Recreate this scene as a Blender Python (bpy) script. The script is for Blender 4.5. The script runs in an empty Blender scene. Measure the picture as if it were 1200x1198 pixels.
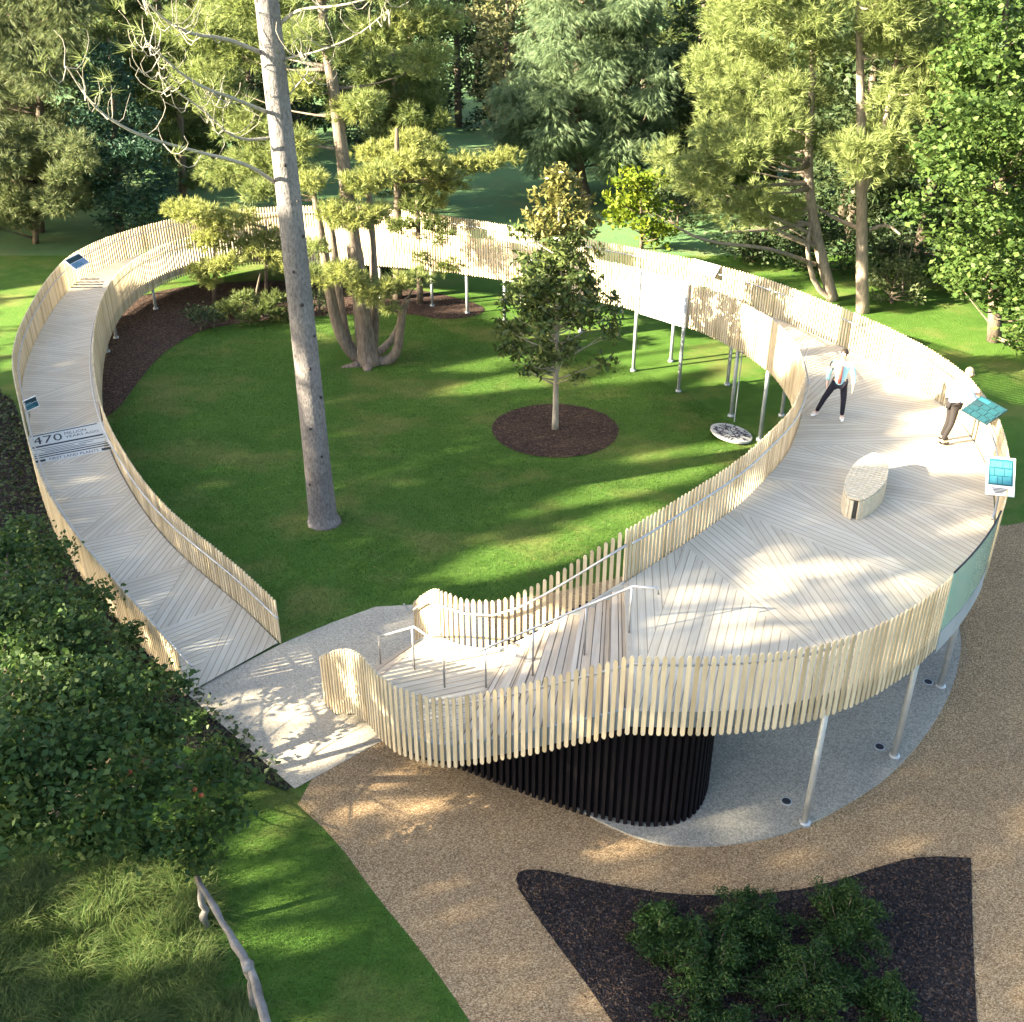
import bpy, bmesh, math, random
import numpy as np
from math import radians, sin, cos, pi
random.seed(7)
SC = bpy.context.scene
COL = SC.collection

# ------------------------------------------------------------------ camera, sky, sun, exposure
FPX, PITCH, CAM_H = 1220.0, radians(29.25), 13.0
cam = bpy.data.cameras.new('camera'); cam_ob = bpy.data.objects.new('camera', cam); COL.objects.link(cam_ob)
cam_ob.location = (0, 0, CAM_H); cam_ob.rotation_euler = (pi/2-PITCH, 0, 0)
cam.sensor_fit = 'HORIZONTAL'; cam.sensor_width = 36; cam.lens = 36*FPX/1200; cam.clip_end = 2000; cam.clip_start = .1
SC.camera = cam_ob
SUN_EL, SUN_AZ = radians(22), radians(19)          # azimuth the light travels towards, from +X
SX, SY = cos(SUN_AZ), sin(SUN_AZ)
w = bpy.data.worlds.new('World'); SC.world = w; w.use_nodes = True
nt = w.node_tree; nt.nodes.clear()
sky = nt.nodes.new('ShaderNodeTexSky'); sky.sky_type = 'NISHITA'; sky.sun_disc = False
sky.sun_elevation = SUN_EL; sky.sun_rotation = math.atan2(-SX, -SY); sky.air_density = 1.0; sky.dust_density = 2.5; sky.ozone_density = .35
bg = nt.nodes.new('ShaderNodeBackground'); bg.inputs['Strength'].default_value = 0.062
wo = nt.nodes.new('ShaderNodeOutputWorld'); nt.links.new(sky.outputs[0], bg.inputs[0]); nt.links.new(bg.outputs[0], wo.inputs[0])
sl = bpy.data.lights.new('sun', 'SUN'); sl.energy = 5.0; sl.angle = radians(.5); sl.color = (1, .86, .62)
so = bpy.data.objects.new('sun', sl); COL.objects.link(so); so.location = (-40, -15, 40)
from mathutils import Vector
so.rotation_euler = Vector((SX*cos(SUN_EL), SY*cos(SUN_EL), -sin(SUN_EL))).to_track_quat('-Z', 'Y').to_euler()
vs = SC.view_settings; vs.view_transform = 'Standard'; vs.look = 'None'; vs.gamma = 1; vs.exposure = 3.5; vs.use_curve_mapping = False
SC.cycles.max_bounces = 6; SC.cycles.transparent_max_bounces = 6; SC.cycles.diffuse_bounces = 3; SC.cycles.glossy_bounces = 2

# ------------------------------------------------------------------ helpers
def at(px, py, z):                                  # survey of the photograph: where a sight line meets height z
    x = (px-600)/FPX; y = -(py-599)/FPX
    d = (x, cos(PITCH)+y*sin(PITCH), -sin(PITCH)+y*cos(PITCH)); t = (z-CAM_H)/d[2]
    return np.array([d[0]*t, d[1]*t, z])
def atY(px, py, Y):                                 # ... or a given distance
    x = (px-600)/FPX; y = -(py-599)/FPX
    d = (x, cos(PITCH)+y*sin(PITCH), -sin(PITCH)+y*cos(PITCH)); t = Y/d[1]
    return np.array([d[0]*t, Y, CAM_H+d[2]*t])
def tag(o, label=None, cat=None, group=None, kind=None):
    if label: o['label'] = label
    if cat: o['category'] = cat
    if group: o['group'] = group
    if kind: o['kind'] = kind
    return o
def empty(name, loc, label, cat, group=None, rz=0):
    o = bpy.data.objects.new(name, None); COL.objects.link(o); o.location = loc; o.rotation_euler = (0, 0, rz); o.empty_display_size = .3
    return tag(o, label, cat, group)
def copy_tree(o, parent=None):
    c = o.copy(); COL.objects.link(c); c.parent = parent
    for ch in list(o.children): copy_tree(ch, c)
    return c
class MB:
    def __init__(s): s.v = []; s.f = []; s.uv = {}
    def add(s, vs, fs, uvs=None):
        n = len(s.v); s.v += [tuple(map(float, p)) for p in vs]
        for i, f in enumerate(fs):
            if uvs: s.uv[len(s.f)] = uvs[i]
            s.f.append(tuple(n+k for k in f))
    def box(s, c, size, rz=0, tilt=None):
        hx, hy, hz = (q/2 for q in size); P = []
        for z in (-hz, hz):
            for x, y in ((-hx, -hy), (hx, -hy), (hx, hy), (-hx, hy)):
                p = Vector((x, y, z))
                if tilt: p = tilt @ p
                P.append((c[0]+p.x*cos(rz)-p.y*sin(rz), c[1]+p.x*sin(rz)+p.y*cos(rz), c[2]+p.z))
        s.add(P, [(3, 2, 1, 0), (4, 5, 6, 7), (0, 1, 5, 4), (1, 2, 6, 5), (2, 3, 7, 6), (3, 0, 4, 7)])
    def tube(s, pts, rad, n=8, cap=True):
        pts = [Vector(p) for p in pts]; m = len(pts)
        if not hasattr(rad, '__len__'): rad = [rad]*m
        base = len(s.v); up = None
        for i, p in enumerate(pts):
            t = (pts[min(i+1, m-1)]-pts[max(i-1, 0)])
            if t.length < 1e-6: t = Vector((0, 0, 1))
            t.normalize()
            if up is None:
                up = Vector((1, 0, 0)) if abs(t.x) < .8 else Vector((0, 1, 0))
            up = (up-t*up.dot(t)).normalized(); sd = t.cross(up)
            for k in range(n):
                a = 2*pi*k/n; q = p+up*cos(a)*rad[i]+sd*sin(a)*rad[i]; s.v.append((q.x, q.y, q.z))
        for i in range(m-1):
            for k in range(n):
                a, b = base+i*n+k, base+i*n+(k+1) % n; s.f.append((a, b, b+n, a+n))
        if cap: s.f.append(tuple(base+k for k in range(n))[::-1]); s.f.append(tuple(base+(m-1)*n+k for k in range(n)))
    def poly(s, pts): s.add(pts, [tuple(range(len(pts)))])
    def prism(s, outline, z0, z1):                   # outline list of (x, y)
        n = len(outline)
        s.add([(x, y, z0) for x, y in outline]+[(x, y, z1) for x, y in outline],
              [tuple(range(n))[::-1], tuple(range(n, 2*n))]+[(i, (i+1) % n, n+(i+1) % n, n+i) for i in range(n)])
    def build(s, name, mat, parent=None, smooth=False, origin=None):
        me = bpy.data.meshes.new(name)
        vv = s.v
        if origin is not None: vv = [(x-origin[0], y-origin[1], z-origin[2]) for x, y, z in vv]
        me.from_pydata(vv, [], s.f)
        if s.uv:
            L = me.uv_layers.new(name='board')
            for pi_, poly in enumerate(me.polygons):
                if pi_ in s.uv:
                    for k, li in enumerate(poly.loop_indices): L.data[li].uv = s.uv[pi_][k]
        if mat: me.materials.append(mat)
        if smooth: me.polygons.foreach_set('use_smooth', [True]*len(me.polygons))
        me.update(); o = bpy.data.objects.new(name, me); COL.objects.link(o)
        if origin is not None and parent is None: o.location = origin
        if parent: o.parent = parent
        return o
def np_mesh(name, co, nper, mat, parent=None):       # co (M, nper, 3): loose triangles or quads
    M = co.shape[0]; me = bpy.data.meshes.new(name)
    me.vertices.add(M*nper); me.vertices.foreach_set('co', co.astype(np.float32).ravel())
    me.loops.add(M*nper); me.loops.foreach_set('vertex_index', np.arange(M*nper, dtype=np.int32))
    me.polygons.add(M); me.polygons.foreach_set('loop_start', np.arange(0, M*nper, nper, dtype=np.int32))
    me.materials.append(mat); me.update(calc_edges=True)
    o = bpy.data.objects.new(name, me); COL.objects.link(o)
    if parent: o.parent = parent
    return o
def rnd_unit(rng, n):
    v = rng.normal(size=(n, 3)); return v/np.linalg.norm(v, axis=1)[:, None]
def unit(v): return v/np.maximum(np.linalg.norm(v, axis=-1)[..., None], 1e-9)

# ------------------------------------------------------------------ materials
def mat(name):
    m = bpy.data.materials.new(name); m.use_nodes = True; t = m.node_tree; b = t.nodes['Principled BSDF']
    b.inputs['Specular IOR Level'].default_value = .25
    return m, t, b
def N(t, typ, **k):
    n = t.nodes.new('ShaderNode'+typ)
    for a, v in k.items():
        if a[0] == '_': n.inputs[a[1:].replace('_', ' ')].default_value = v
        else: setattr(n, a, v)
    return n
def ramp(t, fac, stops):
    r = N(t, 'ValToRGB'); e = r.color_ramp.elements
    while len(e) < len(stops): e.new(.5)
    for k, (p, c) in enumerate(stops): e[k].position = p; e[k].color = (*c, 1)
    t.links.new(fac, r.inputs[0]); return r.outputs[0]
def noise(t, scale, detail=4, rough=.55, vec=None, coord='Object', stretch=None):
    n = N(t, 'TexNoise', _Scale=scale, _Detail=detail, _Roughness=rough)
    if vec is None:
        tc = N(t, 'TexCoord'); vec = tc.outputs[coord]
        if stretch:
            mp = N(t, 'Mapping'); mp.inputs['Scale'].default_value = stretch; t.links.new(vec, mp.inputs[0]); vec = mp.outputs[0]
    t.links.new(vec, n.inputs['Vector']); return n.outputs['Fac']
def mix(t, a, b, fac, mode='MIX'):
    m = N(t, 'Mix', data_type='RGBA', blend_type=mode)
    if hasattr(fac, 'node'): t.links.new(fac, m.inputs[0])
    else: m.inputs[0].default_value = fac
    for k, x in ((6, a), (7, b)):
        if hasattr(x, 'node'): t.links.new(x, m.inputs[k])
        else: m.inputs[k].default_value = (*x, 1)
    return m.outputs[2]
def bump(t, b, h, strength, dist=.02):
    n = N(t, 'Bump'); n.inputs['Strength'].default_value = strength; n.inputs['Distance'].default_value = dist
    t.links.new(h, n.inputs['Height']); t.links.new(n.outputs[0], b.inputs['Normal'])
def simple(name, c, rough=.6, metal=0, var=None, scale=6, stretch=None, bmp=0):
    m, t, b = mat(name); b.inputs['Roughness'].default_value = rough; b.inputs['Metallic'].default_value = metal
    if var:
        f = noise(t, scale, 5, .6, stretch=stretch); col = ramp(t, f, [(.3, c), (.7, var)]); t.links.new(col, b.inputs['Base Color'])
        if bmp: bump(t, b, f, bmp)
    else: b.inputs['Base Color'].default_value = (*c, 1)
    return m
def leafmat(name, c1, c2, tr=.35, rough=.55):
    m, t, b = mat(name); g = N(t, 'NewGeometry')
    col = ramp(t, g.outputs['Random Per Island'], [(0, c1), (.6, tuple((a+d)/2 for a, d in zip(c1, c2))), (1, c2)])
    f = noise(t, .5, 2); col2 = mix(t, col, mix(t, col, (.72, .78, .66), .7, 'MULTIPLY'), f)
    t.links.new(col2, b.inputs['Base Color']); b.inputs['Roughness'].default_value = rough; b.inputs['Specular IOR Level'].default_value = .2
    tl = N(t, 'BsdfTranslucent'); t.links.new(mix(t, col2, (1.0, 1.0, .6), .35, 'MULTIPLY'), tl.inputs[0])
    ms = N(t, 'MixShader'); ms.inputs[0].default_value = tr
    t.links.new(b.outputs[0], ms.inputs[1]); t.links.new(tl.outputs[0], ms.inputs[2]); t.links.new(ms.outputs[0], t.nodes['Material Output'].inputs[0])
    return m
def grassmat(name, c1, c2, c3, straw):
    m, t, b = mat(name)
    big = noise(t, .22, 4, .6); mid = noise(t, 1.6, 5, .65); fine = noise(t, 34, 3, .7)
    col = mix(t, ramp(t, big, [(.35, c1), (.65, c2)]), c3, ramp(t, mid, [(.45, (0, 0, 0)), (.75, (.8, .8, .8))]))
    dry = noise(t, .33, 5, .62, stretch=(1, 1.3, 1)); col = mix(t, col, straw, ramp(t, dry, [(.5, (0, 0, 0)), (.68, (.7, .7, .7))]))
    col = mix(t, col, ramp(t, fine, [(.3, (.45, .45, .4)), (.7, (1.4, 1.4, 1.2))]), .8, 'MULTIPLY')
    t.links.new(col, b.inputs['Base Color']); b.inputs['Roughness'].default_value = .8; b.inputs['Specular IOR Level'].default_value = .1
    bump(t, b, fine, .9, .05); return m
def speckle(name, stops, scale, rough=.9, bmp=.6, dist=.02, tint=None):
    m, t, b = mat(name); tc = N(t, 'TexCoord')
    v = N(t, 'TexVoronoi', _Scale=scale); t.links.new(tc.outputs['Object'], v.inputs['Vector'])
    sp = N(t, 'SeparateColor'); t.links.new(v.outputs['Color'], sp.inputs[0])
    col = ramp(t, sp.outputs[0], stops); bigf = noise(t, .5, 5, .6)
    col = mix(t, col, ramp(t, bigf, [(.3, (.78, .78, .8)), (.7, (1.12, 1.1, 1.05))]), 1, 'MULTIPLY')
    t.links.new(col, b.inputs['Base Color']); b.inputs['Roughness'].default_value = rough; bump(t, b, v.outputs['Distance'], bmp, dist); return m
def boardmat(name, pitch, c1, c2, groove, gw=.12):
    m, t, b = mat(name); uv = N(t, 'UVMap'); sep = N(t, 'SeparateXYZ'); t.links.new(uv.outputs[0], sep.inputs[0])
    d = N(t, 'Math', operation='DIVIDE'); t.links.new(sep.outputs[1], d.inputs[0]); d.inputs[1].default_value = pitch
    fl = N(t, 'Math', operation='FLOOR'); t.links.new(d.outputs[0], fl.inputs[0])
    fr = N(t, 'Math', operation='FRACT'); t.links.new(d.outputs[0], fr.inputs[0])
    wn = N(t, 'TexWhiteNoise', noise_dimensions='1D'); t.links.new(fl.outputs[0], wn.inputs['W'])
    col = ramp(t, wn.outputs['Value'], [(0, c1), (1, c2)])
    mp = N(t, 'Mapping'); mp.inputs['Scale'].default_value = (1.2, 22, 1); t.links.new(uv.outputs[0], mp.inputs[0])
    gr = noise(t, 1.0, 5, .6, vec=mp.outputs[0]); col = mix(t, col, ramp(t, gr, [(.3, (.8, .79, .76)), (.7, (1.1, 1.1, 1.1))]), .8, 'MULTIPLY')
    st = noise(t, .35, 4, .6); col = mix(t, col, ramp(t, st, [(.35, (.86, .84, .8)), (.65, (1.06, 1.06, 1.06))]), .7, 'MULTIPLY')
    lo = N(t, 'Math', operation='LESS_THAN'); t.links.new(fr.outputs[0], lo.inputs[0]); lo.inputs[1].default_value = gw
    col = mix(t, col, groove, lo.outputs[0]); t.links.new(col, b.inputs['Base Color']); b.inputs['Roughness'].default_value = .75
    iv = N(t, 'Math', operation='SUBTRACT'); iv.inputs[0].default_value = 1; t.links.new(lo.outputs[0], iv.inputs[1]); bump(t, b, iv.outputs[0], .6, .01)
    return m
def barkmat(name, c1, c2, scale=5, st=(3, 3, .6), bm=.8):
    m, t, b = mat(name); f = noise(t, scale, 6, .65, stretch=st); g = noise(t, 1.1, 3)
    col = mix(t, ramp(t, f, [(.3, c1), (.68, c2)]), ramp(t, g, [(.35, (.75, .75, .75)), (.65, (1.15, 1.12, 1.08))]), .8, 'MULTIPLY')
    t.links.new(col, b.inputs['Base Color']); b.inputs['Roughness'].default_value = .85; bump(t, b, f, bm, .04); return m

M = {}
M['lawn'] = grassmat('lawn', (.048, .112, .018), (.070, .142, .026), (.088, .162, .036), (.17, .175, .062))
M['field'] = grassmat('field', (.085, .17, .078), (.105, .195, .095), (.13, .21, .09), (.16, .18, .09))
M['concrete'] = speckle('concrete', [(0, (.25, .225, .18)), (.5, (.34, .31, .25)), (1, (.43, .395, .325))], 45, .9, .25, .01)
M['slab'] = speckle('slab', [(0, (.175, .175, .155)), (.5, (.25, .245, .215)), (1, (.335, .325, .285))], 40, .85, .2, .01)
M['chips'] = speckle('chips', [(0, (.145, .095, .052)), (.35, (.26, .175, .095)), (.7, (.38, .27, .155)), (1, (.52, .405, .255))], 62, .95, .8, .03)
M['mulch'] = speckle('mulch', [(0, (.012, .008, .007)), (.5, (.040, .022, .018)), (.85, (.075, .045, .034)), (1, (.16, .11, .085))], 26, .95, 1, .05)
M['mulch_dark'] = speckle('mulch_dark', [(0, (.004, .0035, .005)), (.5, (.012, .010, .013)), (.9, (.026, .021, .024)), (1, (.09, .07, .06))], 28, .95, 1, .05)
M['deck'] = boardmat('deck', .14, (.405, .372, .305), (.475, .442, .37), (.24, .205, .155), .12)
M['tread'] = boardmat('tread', .14, (.36, .31, .25), (.50, .45, .38), (.13, .11, .09), .1)
M['slat'] = simple('slat', (.42, .345, .23), .65, 0, (.57, .49, .36), 2.2, (3, 3, .5), .15)
t = M['slat'].node_tree; pb = t.nodes['Principled BSDF']; lk = pb.inputs['Base Color'].links[0].from_socket
t.links.new(mix(t, lk, ramp(t, N(t, 'NewGeometry').outputs['Random Per Island'], [(0, (.74, .70, .62)), (.45, (.98, .97, .95)), (1, (1.1, 1.08, 1.04))]), 1.0, 'MULTIPLY'), pb.inputs['Base Color'])
M['steel'] = simple('steel', (.34, .345, .35), .42, .7, (.44, .445, .45), 8)
M['fascia'] = simple('fascia', (.27, .31, .34), .5, .2, (.35, .39, .42), 1.5)
M['post'] = simple('post', (.30, .33, .345), .5, .4, (.38, .41, .425), 5)
M['black'] = simple('black_timber', (.005, .0045, .006), .75, 0, (.010, .0085, .010), 6, (3, 3, .5))
M['black'].node_tree.nodes['Principled BSDF'].inputs['Specular IOR Level'].default_value = .06
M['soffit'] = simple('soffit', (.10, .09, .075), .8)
M['riser'] = simple('riser', (.33, .29, .23), .8, 0, (.40, .36, .29), 5)
M['ink'] = simple('ink', (.018, .022, .03), .6)
M['white'] = simple('white_board', (.75, .75, .73), .5)
M['teal'] = simple('teal_print', (.010, .062, .085), .5, 0, (.014, .08, .10), 9)
M['teal_deep'] = simple('teal_deep_print', (.006, .030, .040), .5, 0, (.008, .045, .055), 12)
M['teal_dark'] = simple('teal_dark_print', (.010, .030, .038), .5)
M['teal_pale'] = simple('teal_pale_print', (.045, .20, .25), .5, 0, (.03, .14, .19), 14)
M['violet'] = simple('violet_print', (.16, .16, .34), .4, 0, (.10, .24, .34), 9)
M['pink'] = simple('pink_print', (.55, .40, .52), .4, 0, (.75, .72, .74), 4)
M['bark_pine'] = barkmat('bark_pine', (.088, .080, .080), (.225, .215, .215), 9, (2.6, 2.6, 1.1), 1)
M['bark_pale'] = barkmat('bark_pale', (.16, .13, .10), (.34, .29, .24), 5)
M['bark_dark'] = barkmat('bark_dark', (.06, .048, .036), (.16, .13, .10), 4)
M['bark_multi'] = barkmat('bark_multi', (.075, .06, .048), (.21, .175, .14), 5)
M['knot'] = simple('knot', (.035, .03, .028), .9)
M['bark_grey'] = barkmat('bark_grey', (.20, .185, .15), (.34, .32, .27), 6)
M['rail_wood'] = barkmat('rail_wood', (.085, .08, .075), (.23, .22, .21), 3, (1, 1, 1))
M['skin'] = simple('skin', (.60, .38, .28), .5)
M['hair_dark'] = simple('hair_dark', (.02, .013, .01), .5); M['hair_fair'] = simple('hair_fair', (.30, .22, .13), .5)
M['coat_teal'] = simple('coat_teal', (.28, .50, .56), .8, 0, (.36, .56, .60), 5)
M['shirt_blue'] = simple('shirt_blue', (.42, .56, .68), .8, 0, (.50, .62, .72), 5)
M['top_red'] = simple('top_red', (.42, .10, .08), .8)
M['navy'] = simple('navy', (.012, .012, .022), .8); M['grey_cloth'] = simple('grey_cloth', (.020, .017, .017), .8)
M['shoe_white'] = simple('shoe_white', (.75, .74, .72), .6); M['shoe_dark'] = simple('shoe_dark', (.03, .024, .02), .6)
gm, t, b = mat('glass'); b.inputs['Base Color'].default_value = (.24, .72, .60, 1); b.inputs['Roughness'].default_value = .03
b.inputs['Transmission Weight'].default_value = .6; b.inputs['IOR'].default_value = 1.45; b.inputs['Specular IOR Level'].default_value = .5; M['glass'] = gm
F = {}
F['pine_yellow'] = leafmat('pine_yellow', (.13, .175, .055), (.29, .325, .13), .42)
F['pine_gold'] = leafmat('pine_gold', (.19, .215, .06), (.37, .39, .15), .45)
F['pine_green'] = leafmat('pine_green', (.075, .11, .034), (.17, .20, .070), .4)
F['pine_grey'] = leafmat('pine_grey', (.09, .125, .062), (.20, .22, .105), .4)
F['soft_blue'] = leafmat('soft_blue', (.105, .17, .095), (.23, .29, .16), .42)
F['spruce'] = leafmat('spruce', (.026, .068, .048), (.065, .12, .08), .25)
F['dark'] = leafmat('dark', (.026, .050, .022), (.075, .10, .042), .3)
F['maple'] = leafmat('maple', (.042, .085, .020), (.115, .17, .045), .42)
F['lime'] = leafmat('lime', (.085, .14, .012), (.19, .22, .022), .42)
F['magnolia'] = leafmat('magnolia', (.040, .068, .022), (.11, .135, .045), .25, .3)
F['bronze'] = leafmat('bronze', (.10, .105, .032), (.21, .19, .065), .3, .35)
F['apple'] = leafmat('apple', (.026, .062, .016), (.080, .125, .036), .34)
F['yew'] = leafmat('yew', (.016, .046, .012), (.048, .094, .024), .3)
F['pale'] = leafmat('pale', (.17, .18, .08), (.28, .27, .14), .35)
F['straw'] = leafmat('straw', (.16, .13, .07), (.28, .24, .14), .3)
F['tallgrass'] = leafmat('tallgrass', (.055, .115, .028), (.17, .20, .075), .45)
F['blade'] = leafmat('blade', (.036, .092, .014), (.090, .152, .032), .42)

# ------------------------------------------------------------------ the ground
def smooth_curve(P, n_iter=2, closed=False):         # Chaikin, ends kept
    P = [np.array(p, float) for p in P]
    for _ in range(n_iter):
        Q = [] if closed else [P[0]]
        rng_ = range(len(P)) if closed else range(len(P)-1)
        for i in rng_:
            a, b_ = P[i], P[(i+1) % len(P)]; Q += [a*.75+b_*.25, a*.25+b_*.75]
        if not closed: Q.append(P[-1])
        P = Q
    return P
def sheet(name, pts, z, m, skirt=0, kind='structure'):
    bm = bmesh.new(); vs_ = [bm.verts.new((p[0], p[1], z)) for p in pts]
    f = bm.faces.new(vs_)
    if f.calc_area() and f.normal.z < 0: f.normal_flip()
    bm.normal_update()
    if f.normal.z < 0: f.normal_flip()
    if skirt:
        lo = [bm.verts.new((p[0], p[1], z-skirt)) for p in pts]
        for i in range(len(pts)): bm.faces.new((vs_[i], lo[i], lo[(i+1) % len(pts)], vs_[(i+1) % len(pts)]))
        bmesh.ops.recalc_face_normals(bm, faces=bm.faces)
    bmesh.ops.triangulate(bm, faces=[q for q in bm.faces if len(q.verts) > 4])
    me = bpy.data.meshes.new(name); bm.to_mesh(me); bm.free(); me.materials.append(m)
    o = bpy.data.objects.new(name, me); COL.objects.link(o); o['kind'] = kind; return o
def inside(P, poly):
    x, y = P[:, 0], P[:, 1]; r = np.zeros(len(P), bool); poly = np.array(poly)[:, :2]; n = len(poly)
    for i in range(n):
        x1, y1 = poly[i]; x2, y2 = poly[(i+1) % n]
        c = ((y1 > y) != (y2 > y)); r ^= c & (x < (x2-x1)*(y-y1)/((y2-y1) if y2 != y1 else 1e-9)+x1)
    return r
g = sheet('ground', [(-400, -150), (400, -150), (400, 500), (-400, 500)], -.004, M['field'])
INNER_LAWN = [(-4.7, 17.7), (-3.84, 18.31), (-2.99, 18.89), (-1.2, 19.12), (0.0, 19.15), (.76, 19.39), (2.65, 20.16), (5, 21.2), (8, 24), (8.6, 27), (8, 30), (5, 34.6), (1, 38), (-3, 41.5), (-8, 44), (-14, 43.4), (-16, 38), (-14.5, 29), (-11.5, 24), (-7.5, 19.5)]
lawn = sheet('lawn', [(-40, 5), (1.5, 5), (.6, 8.8), (-.5, 10.5), (-1.5, 12), (-3.3, 13.6)]+INNER_LAWN[:7]+[(5, 20.2), (9, 19.5), (13, 19.5), (20, 21), (40, 22), (40, 47), (-40, 47)], 0.0, M['lawn'])
CHIPS = smooth_curve([(-2.3, 14.7), (-3.9, 13.26), (-2.86, 12.2), (-2.1, 11.09), (-1.37, 10.17), (-.55, 8.97), (.4, 7.2), (.8, 3), (24, 3), (26, 16), (19, 24.5), (14.5, 23.8), (12.6, 22.3), (11.2, 22.9), (9.2, 22.2), (7, 21.3), (4, 20.8), (2.65, 20.16), (.76, 19.39), (-.2, 19.15), (-1.5, 19.0), (-1.5, 16)], 1, True)
chips = sheet('gravel_path', CHIPS, .008, M['chips'])
PAVE = [(-6.35, 15.95), (-3.76, 13.36), (-2.35, 14.6), (-1.4, 15.6), (-.4, 17.0), (-.6, 19.0), (-2.12, 18.98), (-2.99, 18.89), (-3.84, 18.31), (-4.78, 17.55)]
pave = sheet('concrete_path', PAVE, .016, M['concrete'])
SLAB = smooth_curve([(-.2, 14.2), (1.0, 12.9), (2.03, 12.2), (2.77, 12.02), (3.89, 12.12), (4.81, 12.45), (5.82, 13.06), (6.78, 13.78), (7.89, 15.02), (8.76, 16.28), (9.49, 17.84), (9.6, 19), (6, 19.6), (2, 18)], 2, True)
slab = sheet('concrete_slab', SLAB, .05, M['slab'], .07)
# joint lines of the paving
BEDL = smooth_curve([(-12.14, 29.2), (-12.27, 31.72), (-12.28, 34.29), (-11.86, 36.01), (-11.26, 37.31), (-8.2, 38.4), (-4.31, 39.0), (-2.43, 37.9), (-.9, 38.9), (-1.36, 40.15), (-4.26, 42.2), (-9.67, 43.3), (-13.55, 42.6), (-15.6, 40.37), (-15.2, 35.74), (-13.9, 30), (-13, 28)], 2, True)
bed1 = sheet('mulch_shade_bed', BEDL, .012, M['mulch'])
SHADE_BED = smooth_curve([at(x, y, 0)[:2] for x, y in ((-60, 455), (10, 455), (35, 520), (60, 590), (110, 670), (160, 732), (212, 798), (262, 830), (346, 920), (332, 930), (235, 880), (150, 850), (80, 790), (-60, 640))], 1, True)
shade_bed = sheet('mulch_shade_bed', SHADE_BED, .012, M['mulch_dark'])  # dark ground patch laid in for the deep shade outside the ramp
MAG = (1.28, 28.15)
ring = [(MAG[0]+1.88*cos(a)*(1+.012*sin(3*a)), MAG[1]+1.88*sin(a)) for a in np.linspace(0, 2*pi, 48, endpoint=False)]
bed2 = sheet('mulch_ring', ring, .02, M['mulch'])
BEDF = smooth_curve([(.04, 11.5), (.25, 11.6), (.6, 11.56), (1.33, 11.33), (2.5, 11.09), (3.68, 11.09), (4.77, 11.25), (6.13, 11.76), (6.64, 11.86), (7.33, 11.83), (7.34, 11.8), (6.79, 10.31), (6.2, 8.6), (5.9, 6.5), (2.6, 6.5), (1.39, 8.97), (.13, 11.09)], 1, True)
bed3 = sheet('mulch_shade_bed', BEDF, .02, M['mulch_dark'])

# ------------------------------------------------------------------ the walkway in plan (surveyed edge lines, metres)
IN_R = [(-4.82, 17.55), (-5.72, 18.62), (-6.76, 19.69), (-7.83, 20.82), (-8.89, 22.21), (-9.86, 23.72), (-10.59, 24.96), (-11.44, 26.62), (-12.52, 29.31), (-13.21, 31.48), (-13.74, 33.46), (-14.1, 35.6), (-14.15, 37.3), (-13.85, 38.89), (-13.2, 40.3), (-12.1, 41.35), (-10.1, 41.7), (-6.62, 41.05), (-3.3, 39.55), (-1.58, 38.46), (0, 37.35), (1.7, 35.75), (3.28, 33.95), (4.15, 33.0), (5.3, 31.4), (5.89, 30.4), (6.3, 29.36), (6.81, 27.98), (7.1, 26.56), (7.13, 24.49), (6.75, 22.4)]
OUT_R = [(-6.33, 15.85), (-8.05, 17.88), (-9.56, 19.66), (-11.0, 21.64), (-12.31, 23.95), (-13.54, 26.41), (-14.75, 28.85), (-15.43, 30.79), (-15.95, 32.95), (-16.45, 35.72), (-16.67, 38.12), (-16.55, 39.6), (-15.95, 41.2), (-15.01, 42.56), (-13.7, 43.9), (-12.3, 44.65), (-9.0, 44.95), (-5.32, 43.9), (-2.71, 41.8), (.38, 39.18), (3.47, 36.15), (5.54, 34.05), (6.3, 33.1), (7.57, 31.3), (8.75, 28.6), (9.4, 26.91), (9.8, 25.7), (10.11, 24.43)]
IN_P = [(6.75, 22.4), (6.35, 21.34), (5.92, 20.32), (5.2, 19.21), (4.42, 18.04), (3.03, 16.48), (1.97, 15.36)]
OUT_P = [(10.11, 24.43), (10.35, 23.4), (10.45, 22.4), (10.4, 21.3), (10.2, 19.97), (9.82, 18.6), (9.3, 17.25), (8.63, 15.95), (7.79, 14.79), (6.94, 13.85), (6.35, 13.25), (5.44, 12.56), (4.53, 12.1), (3.72, 11.88), (2.71, 11.78), (1.70, 11.82)]
def resample(P, step):
    P = np.array(smooth_curve(P, 3)); s = np.r_[0, np.cumsum(np.hypot(*np.diff(P[:, :2], axis=0).T))]
    n = max(2, int(round(s[-1]/step))+1); q = np.linspace(0, s[-1], n)
    return np.stack([np.interp(q, s, P[:, k]) for k in range(P.shape[1])], 1)
def with_z(P, z0, z1, step):
    P = resample(P, step); return np.c_[P, np.linspace(z0, z1, len(P))]
SP = .116                                            # slat spacing
inR, outR = with_z(IN_R, .06, 3.0, SP), with_z(OUT_R, .06, 3.0, SP)
inP, outP = with_z(IN_P, 3.0, 3.0, SP), with_z(OUT_P, 3.0, 3.0, SP)
LZ = 1.4                                             # landing of the stairs
stIn = [(1.97, 15.36, 3.0), (.0, 15.55, LZ), (-.75, 15.55, LZ), (-1.2, 15.8, LZ), (-1.45, 16.15, LZ-.1), (-1.97, 17.4, .12)]
stOut = [(1.70, 11.82, 3.0), (-.95, 12.75, LZ), (-1.6, 12.98, LZ), (-2.1, 13.3, LZ), (-2.6, 14.2, LZ-.1), (-3.1, 15.0, .75), (-3.57, 15.6, .12)]
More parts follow.
